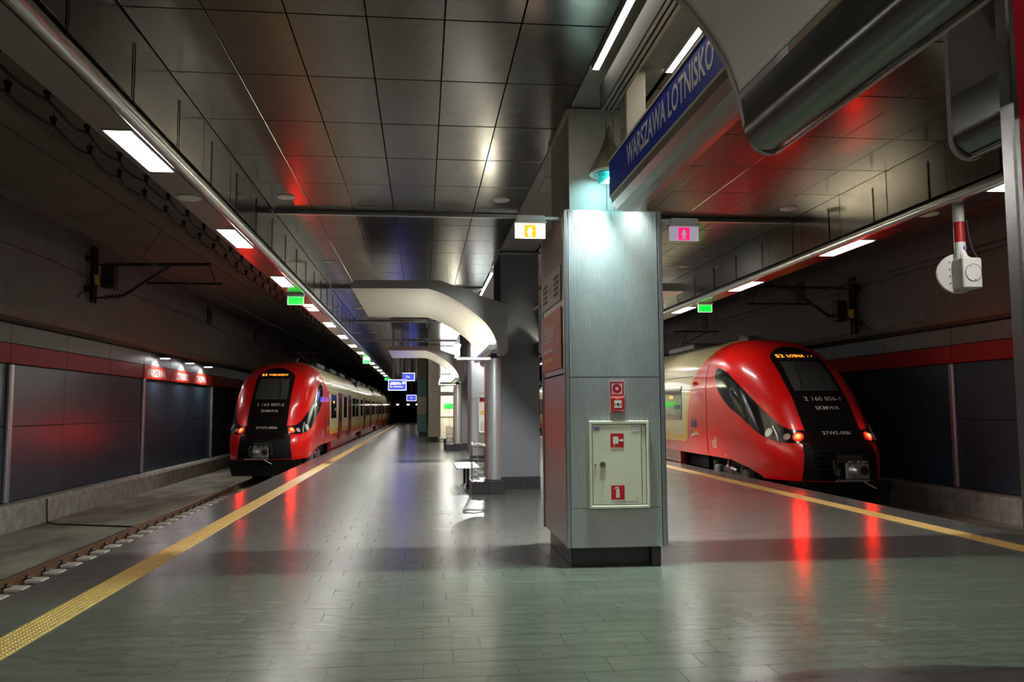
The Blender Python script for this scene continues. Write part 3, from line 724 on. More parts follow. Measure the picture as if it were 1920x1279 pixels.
def canopy(y0, y1, lit, half, label, sh=0.):
    X = (lambda x: x+sh) if half < 0 else mx
    c = thing('canopy', (X(.2), (y0+y1)/2, 2.73), label, 'canopy', 'curved metal canopies')
    under = [(-1.40, 4.035), (-.6, 4.04), (.11, 4.04), (.30, 3.985), (.5, 3.90), (.72, 3.775), (.93, 3.635), (1.10, 3.505), (1.25, 3.36), (1.35, 3.23), (1.42, 3.11), (1.465, 2.98)]
    bot = [(1.49, 2.85)]+[(1.60+.09*math.cos(a), 2.82+.09*math.sin(a)) for a in [math.pi*(1+q/8) for q in range(9)]]
    top = [(1.69, 3.74), (1.3, 3.86), (.82, 4.03), (.36, 4.21), (-1.33, 4.20), (-1.39, 4.15)]
    loop = [(X(a), b) for a, b in under+bot+top]
    for ya, yb in ((y0, y0+.03), (y1-.03, y1)): ob('end_plate', MB().prism(loop, ya, yb), 'canopy_plate', c)
    ins = [(X(a), b+.02) for a, b in under]
    ob('reflector', MB().sheet(ins if half > 0 else ins, y0+.03, y1-.03, .012 if half < 0 else -.012), 'canopy_reflector', c, smooth=True)
    ob('cover', MB().sheet([(X(a), b-.012) for a, b in top], y0+.03, y1-.03, -.008 if half < 0 else .008), 'canopy_plate', c)
    tr = [(1.475, 2.97), (1.485, 2.86)]+[(1.585+.105*math.cos(a), 2.845+.105*math.sin(a)) for a in [math.pi*(1+q/10) for q in range(11)]]+[(1.69, 3.0)]
    ob('trough', MB().sheet([(X(a), b) for a, b in tr], y0+.03, y1-.03, .008 if half < 0 else -.008), 'canopy_trough', c, smooth=True)
    ob('trough_rib', MB().cyl((X(1.62), y0+.04, 2.733), (X(1.62), y1-.04, 2.733), .007, n=6), 'steel', c)
    if lit:
        ob('light_strip_tube', MB().box(min(X(1.37), X(1.445)), max(X(1.37), X(1.445)), y0+.25, y1-.25, 2.885, 2.90), 'light_trough', c)
        hs = [(X(1.31), 2.925), (X(1.325), 2.87), (X(1.38), 2.845), (X(1.49), 2.86), (X(1.485), 2.875), (X(1.385), 2.88), (X(1.335), 2.89), (X(1.32), 2.925)]
        ob('strip_housing', MB().prism(hs, y0+.20, y1-.20), 'steel', c)
        for ya in (y0+.18, y1-.20): ob('housing_cap', MB().prism([(X(1.31), 2.95), (X(1.32), 2.86), (X(1.38), 2.84), (X(1.49), 2.855), (X(1.465), 2.95)], ya, ya+.02), 'steel', c)
    return c
def canopy_set(y0, lit, where, sh=0.):
    for half, tr in ((-1, 'S3'), (1, 'S2')):
        canopy(y0, y0+5.2, lit, half, f'{"lit" if lit else "unlit"} curved canopy half {where}, {tr} side', sh)
canopy_set(-1.83, False, 'near the blue station sign', -.12)
canopy_set(16.45, True, 'by the nearer dark column and pilaster')
canopy_set(-19.5, True, 'added unseen behind the viewpoint')  # unseen lit pair, added for its light on surfaces facing the viewpoint
canopy_set(16.45+2*BAY, True, 'by the farther dark column')
def pilaster_group(y, who):
    # steel pilaster standing on a black plinth
    p = thing('steel_pilaster', (1.42, y+.35, 0), f'round nosed stainless steel pilaster on black plinth {who}', 'pilaster', 'steel pilasters')
    arc = [(1.42+.145*math.cos(a), y+.36+.145*math.sin(a)) for a in [math.pi*(1+q/14) for q in range(15)]]
    ob('steel_shell', MB().prism(arc+[(1.565, y+.8), (1.285, y+.8)], .26, 2.66, 'z'), 'steel_brushed', p, smooth=True)
    ob('orange_brown_flank', MB().prism([(1.262, y+.36), (1.284, y+.355), (1.284, y+.8), (1.262, y+.8)], .28, 2.60, 'z'), 'orange_brown_panel', p)  # orange-brown strip along the pilaster's flank
    ob('recessed_foot', MB().prism([(1.42+.13*math.cos(a), y+.36+.13*math.sin(a)) for a in [math.pi*(1+q/10) for q in range(11)]]+[(1.55, y+.78), (1.30, y+.78)], .245, .26, 'z'), 'black', p)  # inset black foot below the steel shell
    ob('top_bracket', MB().cyl((1.42, y+.34, 2.66), (1.42, y+.34, 2.72), .09, n=14).box(1.36, 1.48, y+.28, y+.42, 2.70, 2.76), 'iron_dark', p)
    a = thing('uplight_arm', (1.0, y+.25, 2.62), f'horizontal steel arm with tilted uplight head {who}', 'light fitting', 'uplight arms')
    ob('arm', MB().bbox(.66, 1.36, y+.20, y+.29, 2.615, 2.685, .012), 'steel', a)
    ob('head', MB().prism([(.62, 2.66), (.68, 2.64), (.76, 2.93), (.70, 2.95)], y+.16, y+.36), 'steel', a)
    ob('head_lens', MB().prism([(.682, 2.66), (.692, 2.66), (.758, 2.90), (.748, 2.90)], y+.18, y+.34), 'lamp_glass', a)
    pl = thing('plinth', (1.28, y+.5, 0), f'low black tiled plinth carrying the pilaster {who}', 'plinth', 'low black plinths')
    ob('plinth_core', MB().box(.96, 1.60, y+.012, y+1.02, 0, .235), 'plinth_black', pl)
    ob('top_slab', MB().bbox(.95, 1.61, y, y+1.03, .228, .245, .004), 'plinth_black', pl)
    for k in range(2): ob('face_tile', MB().bbox(.955+k*.325, 1.277+k*.325, y+.001, y+.013, .004, .227, .003), 'plinth_black', pl)
    # waste bin
    b = thing('waste_bin', (1.09, y+.3, .245), f'clear plastic waste bag in wire bin frame {who}', 'waste bin', 'clear bag waste bins')
    x0, x1, ya, yb, z0, z1 = .97, 1.22, y+.12, y+.40, .26, .93
    w = MB()
    for x in (x0, x1):
        for yy in (ya, yb): w.cyl((x, yy, .245), (x, yy, z1), .007, n=6)
    for z in (.28, .33, .5, .66, .9):
        w.tube([(x0, ya, z), (x1, ya, z), (x1, yb, z), (x0, yb, z), (x0, ya, z)], .005, 5)
    for k in range(1, 5): w.cyl((x0+k*.05, ya, .28), (x0+k*.05, yb, .28), .004, n=5)
    ob('wire_frame', w, 'steel', b)
    rr = random.Random(5)
    rows = []
    for z in np.linspace(.29, .97, 9):
        k = 1+.05*math.sin(z*19); rows.append([((x0+x1)/2+(x1-x0)*.47*k*sx*(1+rr.uniform(-.05, .05)), (ya+yb)/2+(yb-ya)*.47*k*sy*(1+rr.uniform(-.05, .05)), z+rr.uniform(-.01, .01)) for sx, sy in ((-1, -1), (0, -1.05), (1, -1), (1.05, 0), (1, 1), (0, 1.05), (-1, 1), (-1.05, 0))])
    for r_ in rows: r_.append(r_[0])
    ob('bag', MB().grid(rows), 'bag_clear', b, smooth='all')
    rim = MB(); pr = [Vector(p)+Vector((0, 0, rr.uniform(-.03, .02))) for p in rows[-1]]; rim.tube([tuple(p) for p in pr], .022, 6); ob('bag_rim', rim, 'white', b)
    for (cx, cy, cz, r) in ((1.06, y+.25, .36, .07), (1.13, y+.24, .40, .075), (1.05, y+.3, .43, .05), (1.15, y+.3, .48, .045)):
        rows = [[(cx+r*math.sin(t)*math.cos(q)*(1+.18*math.sin(3*q+cz*40)), cy+r*math.sin(t)*math.sin(q), cz+r*.8*math.cos(t)) for q in np.linspace(0, 2*math.pi, 11)] for t in np.linspace(.05, 3.09, 7)]
        ob('litter', MB().grid(rows), 'trash', b)
    # perforated bench behind
    s = thing('bench', (.95, y+1.8, 0), f'perforated metal bench seat behind the waste bin {who}', 'bench', 'perforated benches')
    st = MB(); X0, X1, Y0, Y1, z = .72, 1.18, y+1.05, y+3.0, .44
    nx, ny = 7, 26
    for i in range(nx+1): xx = X0+(X1-X0)*i/nx; st.box(xx-.012, xx+.012, Y0, Y1, z-.008, z)
    for j in range(ny+1): yy = Y0+(Y1-Y0)*j/ny; st.box(X0, X1, yy-.014, yy+.014, z-.007, z+.001)
    ob('seat', st, 'train_grey_metal', s)
    ob('seat_edge', MB().cyl((X0, Y0, z-.02), (X0, Y1, z-.02), .018, n=8), 'train_grey_metal', s)
    for yy in (Y0+.3, Y1-.3): ob('leg', MB().box(.92, .98, yy-.03, yy+.03, 0, z-.008), 'iron_dark', s)
pilaster_group(16.27, 'by the dark column'); pilaster_group(16.27+2*BAY, 'by the far dark column')
# third column, clad and lit, with a poster
col3 = clad_column(8.65+2*BAY+.1, 'brightly lit clad column with a framed poster beyond the steel pilaster')
cone_lamp(1.95, 8.42+2*BAY+.1, 'cone lamp on the face of the column with the framed poster', 2.6, .12)
cone_lamp(2.03, 10.56+2*BAY+.1, 'cone lamp on the rear of the column with the framed poster', 1.2, .1, 1)
py = 8.65+2*BAY+.1-.012
ps = thing('poster_frame', (2.06, py, 1.0), 'red headed timetable poster in a slim white frame on the lit column', 'poster')
x0, x1, z0, z1 = 1.75, 2.35, .92, 2.05
ob('frame', MB().box(x0, x0+.03, py-.02, py+.01, z0, z1).box(x1-.03, x1, py-.02, py+.01, z0, z1).box(x0, x1, py-.02, py+.01, z1-.03, z1).box(x0, x1, py-.02, py+.01, z0, z0+.03), 'lamp_body', ps)
ob('paper', MB().box(x0+.03, x1-.03, py-.008, py+.005, z0+.03, z1-.03), 'poster_paper', ps)
ob('heading', MB().box(x0+.03, x1-.03, py-.010, py-.008, z1-.16, z1-.05), 'poster_red', ps)
ob('stripe', MB().box(x0+.03, x1-.03, py-.010, py-.008, 1.50, 1.56), 'print_yellow', ps)
ob('picture', MB().box(x0+.06, x1-.06, py-.010, py-.008, 1.58, 1.82), 'print_pale', ps); ob('picture', MB().box(x0+.06, x1-.1, py-.010, py-.008, 1.0, 1.25), 'board_white', ps)
# ------------------------------------------------------------------ station name beam and central ceiling fittings
sg = thing('station_sign', (2.05, 5.5, 3.62), 'long blue sign beam lettered WARSZAWA LOTNISKO hung from the ceiling', 'sign')
YS0, YS1 = 3.0, 8.05
body = [(1.872, 3.765), (1.885, 3.70), (1.93, 3.64), (2.0, 3.62), (2.1, 3.62), (2.18, 3.64), (2.225, 3.70), (2.235, 3.765), (2.235, 4.12), (1.872, 4.12)]
ob('body', MB().prism(body, YS0, YS1), 'sign_body', sg)
ob('blue_face', MB().box(1.862, 1.871, YS0, YS1+.004, 3.765, 4.125), 'sign_blue', sg)
ob('blue_face', MB().box(2.236, 2.245, YS0, YS1+.004, 3.765, 4.125), 'sign_blue', sg)
ob('top_edge', MB().box(1.855, 2.25, YS0, YS1+.006, 4.121, 4.14), 'sign_edge', sg)
ob('bottom_lip', MB().box(1.857, 1.872, YS0, YS1+.004, 3.757, 3.765), 'sign_edge', sg)
v, f = text2d('WARSZAWA LOTNISKO', .28, .005, .98)
wd = max(p[0] for p in v)-min(p[0] for p in v)
t = text_mb('WARSZAWA LOTNISKO', .28, (1.8605, 6.17, 3.945), (0, -2.30/wd, 0), (0, 0, 1), .005, .98)
ob('lettering', t, 'white', sg, label='white capital letters')
ob('hanger_post', MB().bbox(1.95, 2.15, 7.68, 7.92, 4.14, 4.98, .01), 'sign_edge', sg)
ob('hanger_post', MB().bbox(1.95, 2.15, 3.6, 3.84, 4.14, 4.98, .01), 'sign_edge', sg)
lv = thing('cable_duct', (1.84, 5, 4.6), 'long grey grooved duct hung under the plaster strip beside the blue sign', 'duct')
ob('duct_body', MB().box(1.755, 1.90, 1.0, 7.95, 4.62, 4.86), 'duct_grey', lv)
for k in range(3): ob('groove_rib', MB().box(1.76+k*.05, 1.79+k*.05, 1.0, 7.95, 4.605, 4.62), 'sign_body', lv)
for k in range(2): ob('hanger', MB().cyl((1.82, 2.+5*k, 4.86), (1.82, 2.+5*k, 4.98), .015, n=6), 'steel', lv)
for a, b in ((-16., -11.), (-8.5, -3.5), (-2.5, 2.3), (2.45, 7.72), (20.0, 25.0)):  # rearmost pairs are unseen, added to light surfaces facing the viewpoint
    for x, tr in ((1.665, 'S3'), (mx(1.665)+.06, 'S2')):
        f_ = thing('tube_light', (x, (a+b)/2, 4.9), f'long bright fluorescent tube under the plaster strip, row towards the {tr} train', 'tube light', f'fluorescent tubes towards the {tr} train')
        ob('base', MB().box(x-.04, x+.04, a, b, 4.955, 4.978).box(x-.04, x-.03, a, b, 4.93, 4.955).box(x+.03, x+.04, a, b, 4.93, 4.955), 'lamp_body', f_)
        ob('diffuser', MB().box(x-.029, x+.029, a+.005, b-.005, 4.934, 4.95), 'light_tube', f_)
for yv in (11.6, 28.9):
    ob('access_hatch', MB().box(1.75, 2.25, yv, yv+.8, 4.965, 4.978), 'sign_body', label='dark rectangular hatch in the plaster strip above the columns', cat='hatch', group='hatches in the plaster strip')
# ------------------------------------------------------------------ green exit signs under the light strips
for s, ys, tr in ((-1, (18.45, 41.8, 66), 'S3'), (1, (19.3, 41.8), 'S2')):
    X = (lambda x: x) if s < 0 else mx
    for y in ys:
        x = X(-2.76)
        e = thing('exit_sign', (x, y, 3.95), f'green lit exit sign hanging under the light strip beside the {tr} train', 'exit sign', f'green exit signs beside the {tr} train')
        ob('housing', MB().bbox(x-.19, x+.19, y-.05, y+.05, 4.12, 4.198, .01), 'lamp_body', e)
        ob('plate', MB().box(x-.175, x+.175, y-.012, y+.012, 3.945, 4.12), 'sign_green_pale', e)
        ob('green_face', MB().box(x-.155, x+.16, y-.0145, y-.0121, 3.955, 4.115), 'sign_green', e)
# ------------------------------------------------------------------ white antenna on striped pole
ax, ay = 6.77, 9.75
an = thing('signal_unit', (ax, ay, 3.1), 'white disc and box unit hanging on a red and white banded pole', 'signal unit')
for z0, z1, m_ in ((4.42, 4.70, 'pole_red'), (4.02, 4.42, 'pole_white'), (3.98, 4.02, 'pole_white'), (3.72, 3.98, 'pole_red'), (3.44, 3.72, 'pole_white')):
    ob('pole_band', MB().cyl((ax, ay, z0), (ax, ay, z1), .066, n=18), m_, an, smooth=True)
ob('pole_top', MB().cyl((ax, ay, 4.7), (ax, ay, 4.94), .05, n=12), 'iron_dark', an)
ob('label_tag', MB().box(ax-.0, ax+.04, ay-.075, ay-.06, 3.62, 3.66), 'purple_ink', an)
dn = Vector((.28, 1, -.05)).normalized()
ob('disc', MB().cyl(Vector((ax-.02, ay+.02, 3.33)), Vector((ax-.02, ay+.02, 3.33))+dn*.05, .255, n=36), 'device_white', an, smooth=True)
ob('box', MB().bbox(ax-.09, ax+.165, ay-.17, ay+.04, 3.12, 3.50, .012), 'device_white', an)
ob('neck', MB().cyl((ax+.02, ay-.08, 3.45), (ax+.0, ay-.02, 3.60), .05, n=12), 'device_white', an)
ob('round_cover', MB().cyl((ax+.045, ay-.17, 3.31), (ax+.045, ay-.176, 3.31), .105, n=26), 'device_white', an)
ring = MB().lathe([(.104, 0), (.109, 0), (.109, -.004), (.104, -.004), (.104, 0)], (ax+.045, ay-.1735, 3.31), 26, 'y', False); ob('cover_ring', ring, 'iron_dark', an)
for dx, dz in ((-.03, .08), (.02, -.09)): ob('screw', MB().cyl((ax+.045+dx, ay-.176, 3.31+dz), (ax+.045+dx, ay-.182, 3.31+dz), .007, n=8), 'iron_dark', an)
for k in range(4):
    p = Vector((ax-.165, ay-.01, 3.46-.09*k)); ob('screw', MB().cyl(p, p-dn*.03, .007, n=8), 'iron_dark', an)
ob('lead', MB().tube([(ax+.07, ay-.05, 4.0), (ax+.09, ay-.05, 3.8), (ax+.13, ay-.06, 3.62), (ax+.19, ay-.08, 3.48)], .012, 6), 'cable_black', an)
ob('cable_gland', MB().cyl((ax+.165, ay-.08, 3.46), (ax+.21, ay-.08, 3.45), .02, n=8), 'device_white', an)
# ------------------------------------------------------------------ red board in steel frame at the side
rb = thing('red_board', (2.05, 2.4, 0), 'tall narrow red board in a stainless steel frame standing below the unlit canopy', 'board')
ob('red_panel', MB().box(1.872, 2.22, 2.39, 2.41, .05, 3.45), 'board_red', rb)
for xq in (1.845, 2.22): ob('frame_upright', MB().bbox(xq, xq+.027, 2.37, 2.43, 0, 3.48, .006), 'steel', rb)
for zq in (.02, 3.45): ob('frame_rail', MB().bbox(1.872, 2.22, 2.37, 2.43, zq, zq+.03, .006), 'steel', rb)
# ------------------------------------------------------------------ far lobby
for (x0, x1, y, zs, nm) in ((-.33, .27, 52.2, [(0.25, 1.33, 'green_panel'), (1.33, 1.87, 'taupe_panel'), (1.87, 2.45, 'taupe_panel'), (2.45, 3.6, 'green_panel'), (3.6, 4.95, 'taupe_panel')], 'banded green and taupe column far down the platform'),
                              (.30, .86, 42.7, [(.25, 2.55, 'beige_panel'), (2.55, 4.95, 'beige_panel')], 'plain beige panelled column beside the glazed lobby')):
    c = thing('panelled_column', ((x0+x1)/2, y+.6, 0), nm, 'column')
    ob('plinth', MB().box(x0+.1, x1-.06, y+.08, y+1.4, 0, .26), 'plinth_black', c)
    for a, b, m_ in zs: ob('panel', MB().bbox(x0, x1, y, y+1.5, a+.004, b-.006, .01), m_, c)
ly = 43.0
lb = thing('lobby', (1.7, ly, 0), 'glazed lift lobby with steel frames and pale tiled back wall', 'lobby')
ob('back_wall', MB().box(.9, 3.2, ly+3.4, ly+3.5, 0, 4.9), 'grout', lb)
for i in range(4):
    for j in range(8): ob('wall_tile', MB().box(.92+i*.57, .92+i*.57+.56, ly+3.37, ly+3.4, .05+j*.36, .05+j*.36+.35), 'beige_tile', lb)
ob('clerestory', MB().box(.9, 3.2, ly+.3, ly+.34, 3.05, 4.9), 'light_lobby', lb, label='bright white luminous clerestory')
ob('transom', MB().box(.87, 3.2, ly-.05, ly+.25, 2.85, 3.05), 'beige_panel', lb); ob('transom', MB().box(.87, 3.2, ly-.05, ly+.05, 3.42, 3.5), 'steel', lb)
ob('door_header', MB().box(.87, 3.2, ly-.06, ly+.06, 2.35, 2.55), 'post_steel', lb)
for x in (.9, 2.05, 3.17): ob('mullion', MB().box(x-.03, x+.03, ly-.04, ly+.04, 0, 4.9), 'post_steel', lb)
ob('handrail', MB().box(.9, 3.2, ly-.02, ly+.02, 1.22, 1.28), 'steel', lb)
for x in (.93, 2.08): ob('pane', MB().box(x, x+1.09, ly-.006, ly+.006, .06, 2.35), 'glass_clear', lb)
ob('sill', MB().box(.9, 3.2, ly-.1, ly+.05, 0, .06), 'steel', lb)
ob('green_sign', MB().box(1.2, 2.0, ly+3.3, ly+3.36, 1.72, 1.97), 'sign_green', lb)
ob('ceiling_lamp', MB().box(1.2, 2.9, ly+.9, ly+2.6, 2.82, 2.86), 'light_lobby_lamp', lb)
ob('side_wall', MB().box(.87, .93, ly+.1, ly+3.5, 0, 4.9), 'beige_panel', lb)
# blue displays
for (x, y, z, w, h, lbl) in ((-1.19, 40, 2.82, .80, .46, 'large blue departure display hanging over the far platform'), (-.72, 41.6, 3.27, .62, .34, 'smaller blue platform number display hanging on a dark rod'), (-.75, 58, 2.45, .62, .36, 'distant blue display hanging beyond the other displays')):
    d = thing('display', (x, y, z-h/2), lbl, 'display')
    ob('case', MB().bbox(x-w/2-.03, x+w/2+.03, y, y+.12, z-h/2-.03, z+h/2+.03, .01), 'screen_print', d)
    ob('screen', MB().box(x-w/2, x+w/2, y-.006, y-.001, z-h/2, z+h/2), 'screen_blue', d)
    rr = random.Random(int(y))
    if w > .7:
        for zz, a, b, hh in ((.12, -.3, .1, .03), (.05, -.34, -.02, .06), (.05, .0, .2, .05), (-.08, -.34, -.26, .04), (-.08, -.2, .25, .03)): ob('text_line', MB().box(x+a, x+b, y-.009, y-.007, z+zz-hh/2, z+zz+hh/2), 'screen_print', d)
        ob('clock', MB().cyl((x+.3, y-.007, z+.11), (x+.3, y-.010, z+.11), .07, n=16), 'screen_print', d)
    else:
        ob('text_line', text_mb('Tor 1' if w < .6 else 'Tor', .14, (x, y-.009, z), (1, 0, 0), (0, 0, 1)), 'screen_print', d)
    for sx in ((-.2, .2) if w > .7 else (0,)): ob('hanger_rod', MB().cyl((x+sx, y+.06, z+h/2), (x+sx, y+.06, 4.94), .035, n=8), 'iron_dark', d)
for x in (-3.2, -1.9, -.8): ob('end_wall_light', MB().bbox(x, x+.3, 104, 104.1, 2.2, 2.35, .02), 'far_light', label='small pale light at the far end of the platform', cat='light', group='small lights at the far end')
# ================================================================== TRAINS
ZK = np.array([-.15, 0, .3, .55, .75, 1.06, 1.64, 1.83, 2.5, 2.82, 3.14, 3.35, 3.48, 3.55])
DK = np.array([.10, .03, 0, .03, .13, .42, .86, 1.0, 1.72, 2.13, 2.66, 3.25, 4.0, 5.2])
zz_ = np.linspace(-.15, 3.55, 371); dd_ = np.interp(zz_, ZK, DK)
ker = np.exp(-np.linspace(-2, 2, 31)**2); ker /= ker.sum()
ext = np.concatenate([np.full(15, dd_[0]), dd_, np.linspace(dd_[-1], dd_[-1]+.4, 15)]); dsm = np.convolve(ext, ker, 'valid')
def d0(z): return float(np.interp(z, zz_, dsm))
def hw(z):
    if z < .9: return 1.335+.095*max(0, (z+.15)/1.05)**.7
    if z < 2.0: return 1.43
    return 1.43*max(0., 1-((z-2.0)/1.556)**2.7)**(1/2.3)
PP = 2.5; DEND = 5.4
def Ln(z): return min(2.0, DEND-.03-d0(z))
def S_q(q, z, sgn=1):          # q in 0..pi/2 round the nose, beyond: straight back
    qa = min(q, math.pi/2); e = max(0, q-math.pi/2)*1.5
    x = hw(z)*math.sin(qa)**(2/PP); d = d0(z)+Ln(z)*(1-math.cos(qa)**(2/PP))+e
    return Vector((sgn*x, d, z))
def S_x(x, z):
    w = max(hw(z), abs(x)+1e-4); t = min(1, abs(x)/w)
    return Vector((x, d0(z)+Ln(z)*(1-(1-t**PP)**(1/PP)), z))
def nrm(fn, a, z, *r):
    e = .004; p = fn(a, z, *r); u = fn(a+e, z, *r)-fn(a-e, z, *r); v = fn(a, z+e, *r)-fn(a, z-e, *r)
    n = u.cross(v); n = n.normalized() if n.length > 1e-12 else Vector((0, -1, 0))
    if n.y > 0 and abs(n.x) < .9: n = -n
    if n.x*p.x < 0 and abs(n.x) >= .9: n = -n
    return n
def offp(fn, a, z, off, *r): return fn(a, z, *r)+nrm(fn, a, z, *r)*off
def zmin_side(d): return 0.02+.33*min(1, max(0, (d-1.35)/1.9))**.6
def make_train(cx, ytip, side, route, dest, num1, num2, ncars, who, lit_s):
    T = thing('train', (cx, ytip, RZ), f'red and cream electric train with amber sign {route} {dest} standing at the platform', 'train', 'commuter trains')
    WORG[T.name] = Vector((cx, ytip, 0)); T.location = (cx, ytip, 0)
    O = Vector((cx, ytip, 0))
    def P(name, mb, m, parent=T, **k):
        mb.v = [(x+O.x, y+O.y, z) for x, y, z in mb.v]; return ob(name, mb, m, parent, **k)
    # cab shell
    rows = []; nz, nq = 46, 30
    qs = [math.pi/2*(i/nq)**.85 for i in range(nq+1)]
    for i in range(nz+1):
        v = i/nz; v = 1-(1-v)**1.35; left = []; 
        for sgn in (-1, 1):
            r = []
            for q in qs:
                z = .02+(3.548-.02)*v; p = S_q(q, z, sgn)
                zm = zmin_side(p.y); z2 = zm+(3.548-zm)*v; p = S_q(q, z2, sgn); r.append(p)
            for t in (.34, .67, 1.):
                de = r[nq].y+(DEND-r[nq].y)*t; zm = zmin_side(de); z2 = zm+(3.548-zm)*v; r.append(Vector((sgn*hw(z2), de, z2)))
            left.append(r)
        rows.append([tuple(p) for p in reversed(left[0])]+[tuple(p) for p in left[1][1:]])
    shell = P('cab_shell', MB().grid(rows), 'train_livery', smooth='all')
    # black mask
    rows = []
    for z in np.linspace(.70, 3.17, 44):
        h = .655
        if z > 2.75: t = (z-2.75)/.42; h = .655*(1-t**2.6*.72)
        if z < 1.13: h = .64
        rows.append([tuple(offp(S_x, h*k/12, z, .010)) for k in range(-12, 13)])
    mask = P('windscreen_mask', MB().grid(rows), 'train_black', smooth='all')
    rows = [[tuple(offp(S_x, .52*k/8*(1.02 if z < 2.5 else .98), z, .016)) for k in range(-8, 9)] for z in np.linspace(2.02, 2.76, 14)]
    P('windscreen', MB().grid(rows), 'train_screen', mask, smooth='all')
    w = MB().tube([tuple(offp(S_x, -.05+side*.35, 2.0, .03)), tuple(offp(S_x, .30*side, 2.25, .04)), tuple(offp(S_x, .22*side, 2.62, .04))], .012, 5)
    P('wiper', w, 'black', mask)
    def onfront(s, size, x0, zc, m, name, bold=.0, ws=1., off=.017, parent=mask):
        v, f = text2d(s, size, bold, ws)
        # keep length measured along the sloping surface
        sl = math.hypot(1, (d0(zc+.05)-d0(zc-.05))/.1)
        P(name, MB().add([offp(S_x, x0+a, zc+b/sl, off) for a, b in v], f), m, parent)
    rows = [[tuple(offp(S_x, .50*k/6, z, .014)) for k in range(-6, 7)] for z in np.linspace(2.80, 3.02, 5)]
    P('display_window', MB().grid(rows), 'black', mask, smooth='all')
    onfront(route, .22, -.41, 2.90, 'led_amber', 'amber_display', .0, .95, .02)
    nv = text2d(dest, .19)[0]; nw = max(p[0] for p in nv)-min(p[0] for p in nv); fit = .66 if len(dest) > 6 else .44
    onfront(dest, .19, -.25+fit/2, 2.90, 'led_amber', 'amber_display', .0, fit/nw, .02)
    if len(dest) < 7:
        for q in (.30, .40): P('amber_dot', MB().cyl(offp(S_x, q, 2.90, .02), offp(S_x, q, 2.90, .024), .012, n=8), 'led_amber', mask)
    onfront(num1, .17, .03, 1.83, 'letter_pale', 'lettering', .0005, 1.1)
    onfront('SKMWA', .15, .03, 1.62, 'letter_pale', 'lettering', .0008, 1.05)
    onfront(num2, .14, .02, 1.06, 'letter_pale', 'lettering', .0008, 1.05)
    onfront('-', .09, .06, .93, 'letter_pale', 'lettering')
    # lamp band sweeping into cab side window
    LQ = ([.36, .8, 1.0, 1.2, 1.4, 1.571, 1.75, 1.90, 1.97], [.84, .855, .91, 1.05, 1.33, 1.56, 1.68, 1.85, 2.05])
    HQ = ([.36, .6, .75, .9, 1.05, 1.2, 1.4, 1.571, 1.72, 1.85, 1.93, 1.97], [1.12, 1.14, 1.26, 1.50, 1.80, 2.14, 2.55, 2.70, 2.66, 2.52, 2.36, 2.20])
    for sgn in (-1, 1):
        rows = []
        for q in np.linspace(.36, 1.97, 46):
            lo, hi = np.interp(q, *LQ), np.interp(q, *HQ); rows.append([tuple(offp(S_q, q, lo+(hi-lo)*t, .010, sgn)) for t in np.linspace(0, 1, 12)])
        sw = P('cab_side_window', MB().grid(rows), 'train_black', smooth='all')
        rows = []
        for q in np.linspace(1.30, 1.84, 12):
            lo, hi = np.interp(q, *LQ)+.16, np.interp(q, *HQ)-.16
            if hi < lo+.03: hi = lo+.03
            rows.append([tuple(offp(S_q, q, lo+(hi-lo)*t, .014, sgn)) for t in np.linspace(0, 1, 6)])
        P('side_glass', MB().grid(rows), 'train_window', sw, smooth='all')
        def disc(q, z, r, m, nm, off=.018, dome=.02):
            c = offp(S_q, q, z, off, sgn); n = nrm(S_q, q, z, sgn); 
            P(nm, MB().cyl(c, c+n*dome, r, r*.72, n=18), m, sw)
        disc(.52, .98, .115, 'tail_red_dim', 'tail_lamp'); disc(.52, .98, .085, 'tail_red' if lit_s > 0 else 'tail_red', 'tail_lamp', .03, .02); disc(.52, .98, .028, 'tail_core', 'tail_lamp', .045, .02)
        disc(.70, .98, .085, 'lamp_glass', 'head_lamp'); disc(.98, 1.06, .12, 'lamp_glass', 'head_lamp')
        P('lamp_divider', MB().tube([tuple(offp(S_q, .86, .88, .016, sgn)), tuple(offp(S_q, .84, 1.02, .016, sgn)), tuple(offp(S_q, .86, 1.22, .016, sgn))], .03, 6), 'train_bright_metal', sw)
        P('roof_lamp', MB().lathe([(.01, -.05), (.05, -.03), (.05, .03), (.01, .05)], (sgn*(hw(2.35)+.03), 5.75, 2.35), 10), 'sign_red', smooth=True)
        # skirt side recess by the bogie
        P('skirt', MB().box(sgn*1.25, sgn*1.40, .35 if False else 7.35, 14, -.18, .36), 'door_red')
    # bumper
    rows = [[tuple(offp(S_x, (.80+.10*(.83-z))*k/10, z, .008)) for k in range(-10, 11)] for z in np.linspace(.04, .83, 12)]
    P('bumper_panel', MB().grid(rows), 'train_black_matt', smooth='all')
    for k in range(7): P('bumper_slat', MB().box(-.72, -.2 if side > 0 else -.3, -.035+d0(.12+.09*k)-.0, .02+d0(.12+.09*k), .10+.09*k, .13+.09*k), 'train_black_matt')
    P('plough', MB().prism([(-1.16, 0.0), (1.16, 0.0), (1.02, -.50), (-1.02, -.50)], .18, .5), 'train_black_matt')
    # coupler
    cz = .30
    P('coupler_bracket', MB().box(-.30, .30, -.12, .12, cz+.14, cz+.30).box(-.30, -.26, -.14, .1, cz-.1, cz+.3).box(.26, .30, -.14, .1, cz-.1, cz+.3), 'train_dark_metal')
    P('coupler_shank', MB().cyl((0, -.40, cz), (0, .3, cz), .09, n=12), 'train_dark_metal')
    cp_ = P('coupler_plate', MB().bbox(-.26, .26, -.50, -.40, cz-.19, cz+.17, .03), 'train_grey_metal')
    P('coupler_cone', MB().lathe([(.11, 0), (.10, -.06), (.05, -.16), (.02, -.19)], (-.12, -.50, cz), 16, 'y'), 'train_bright_metal', cp_, smooth=True)
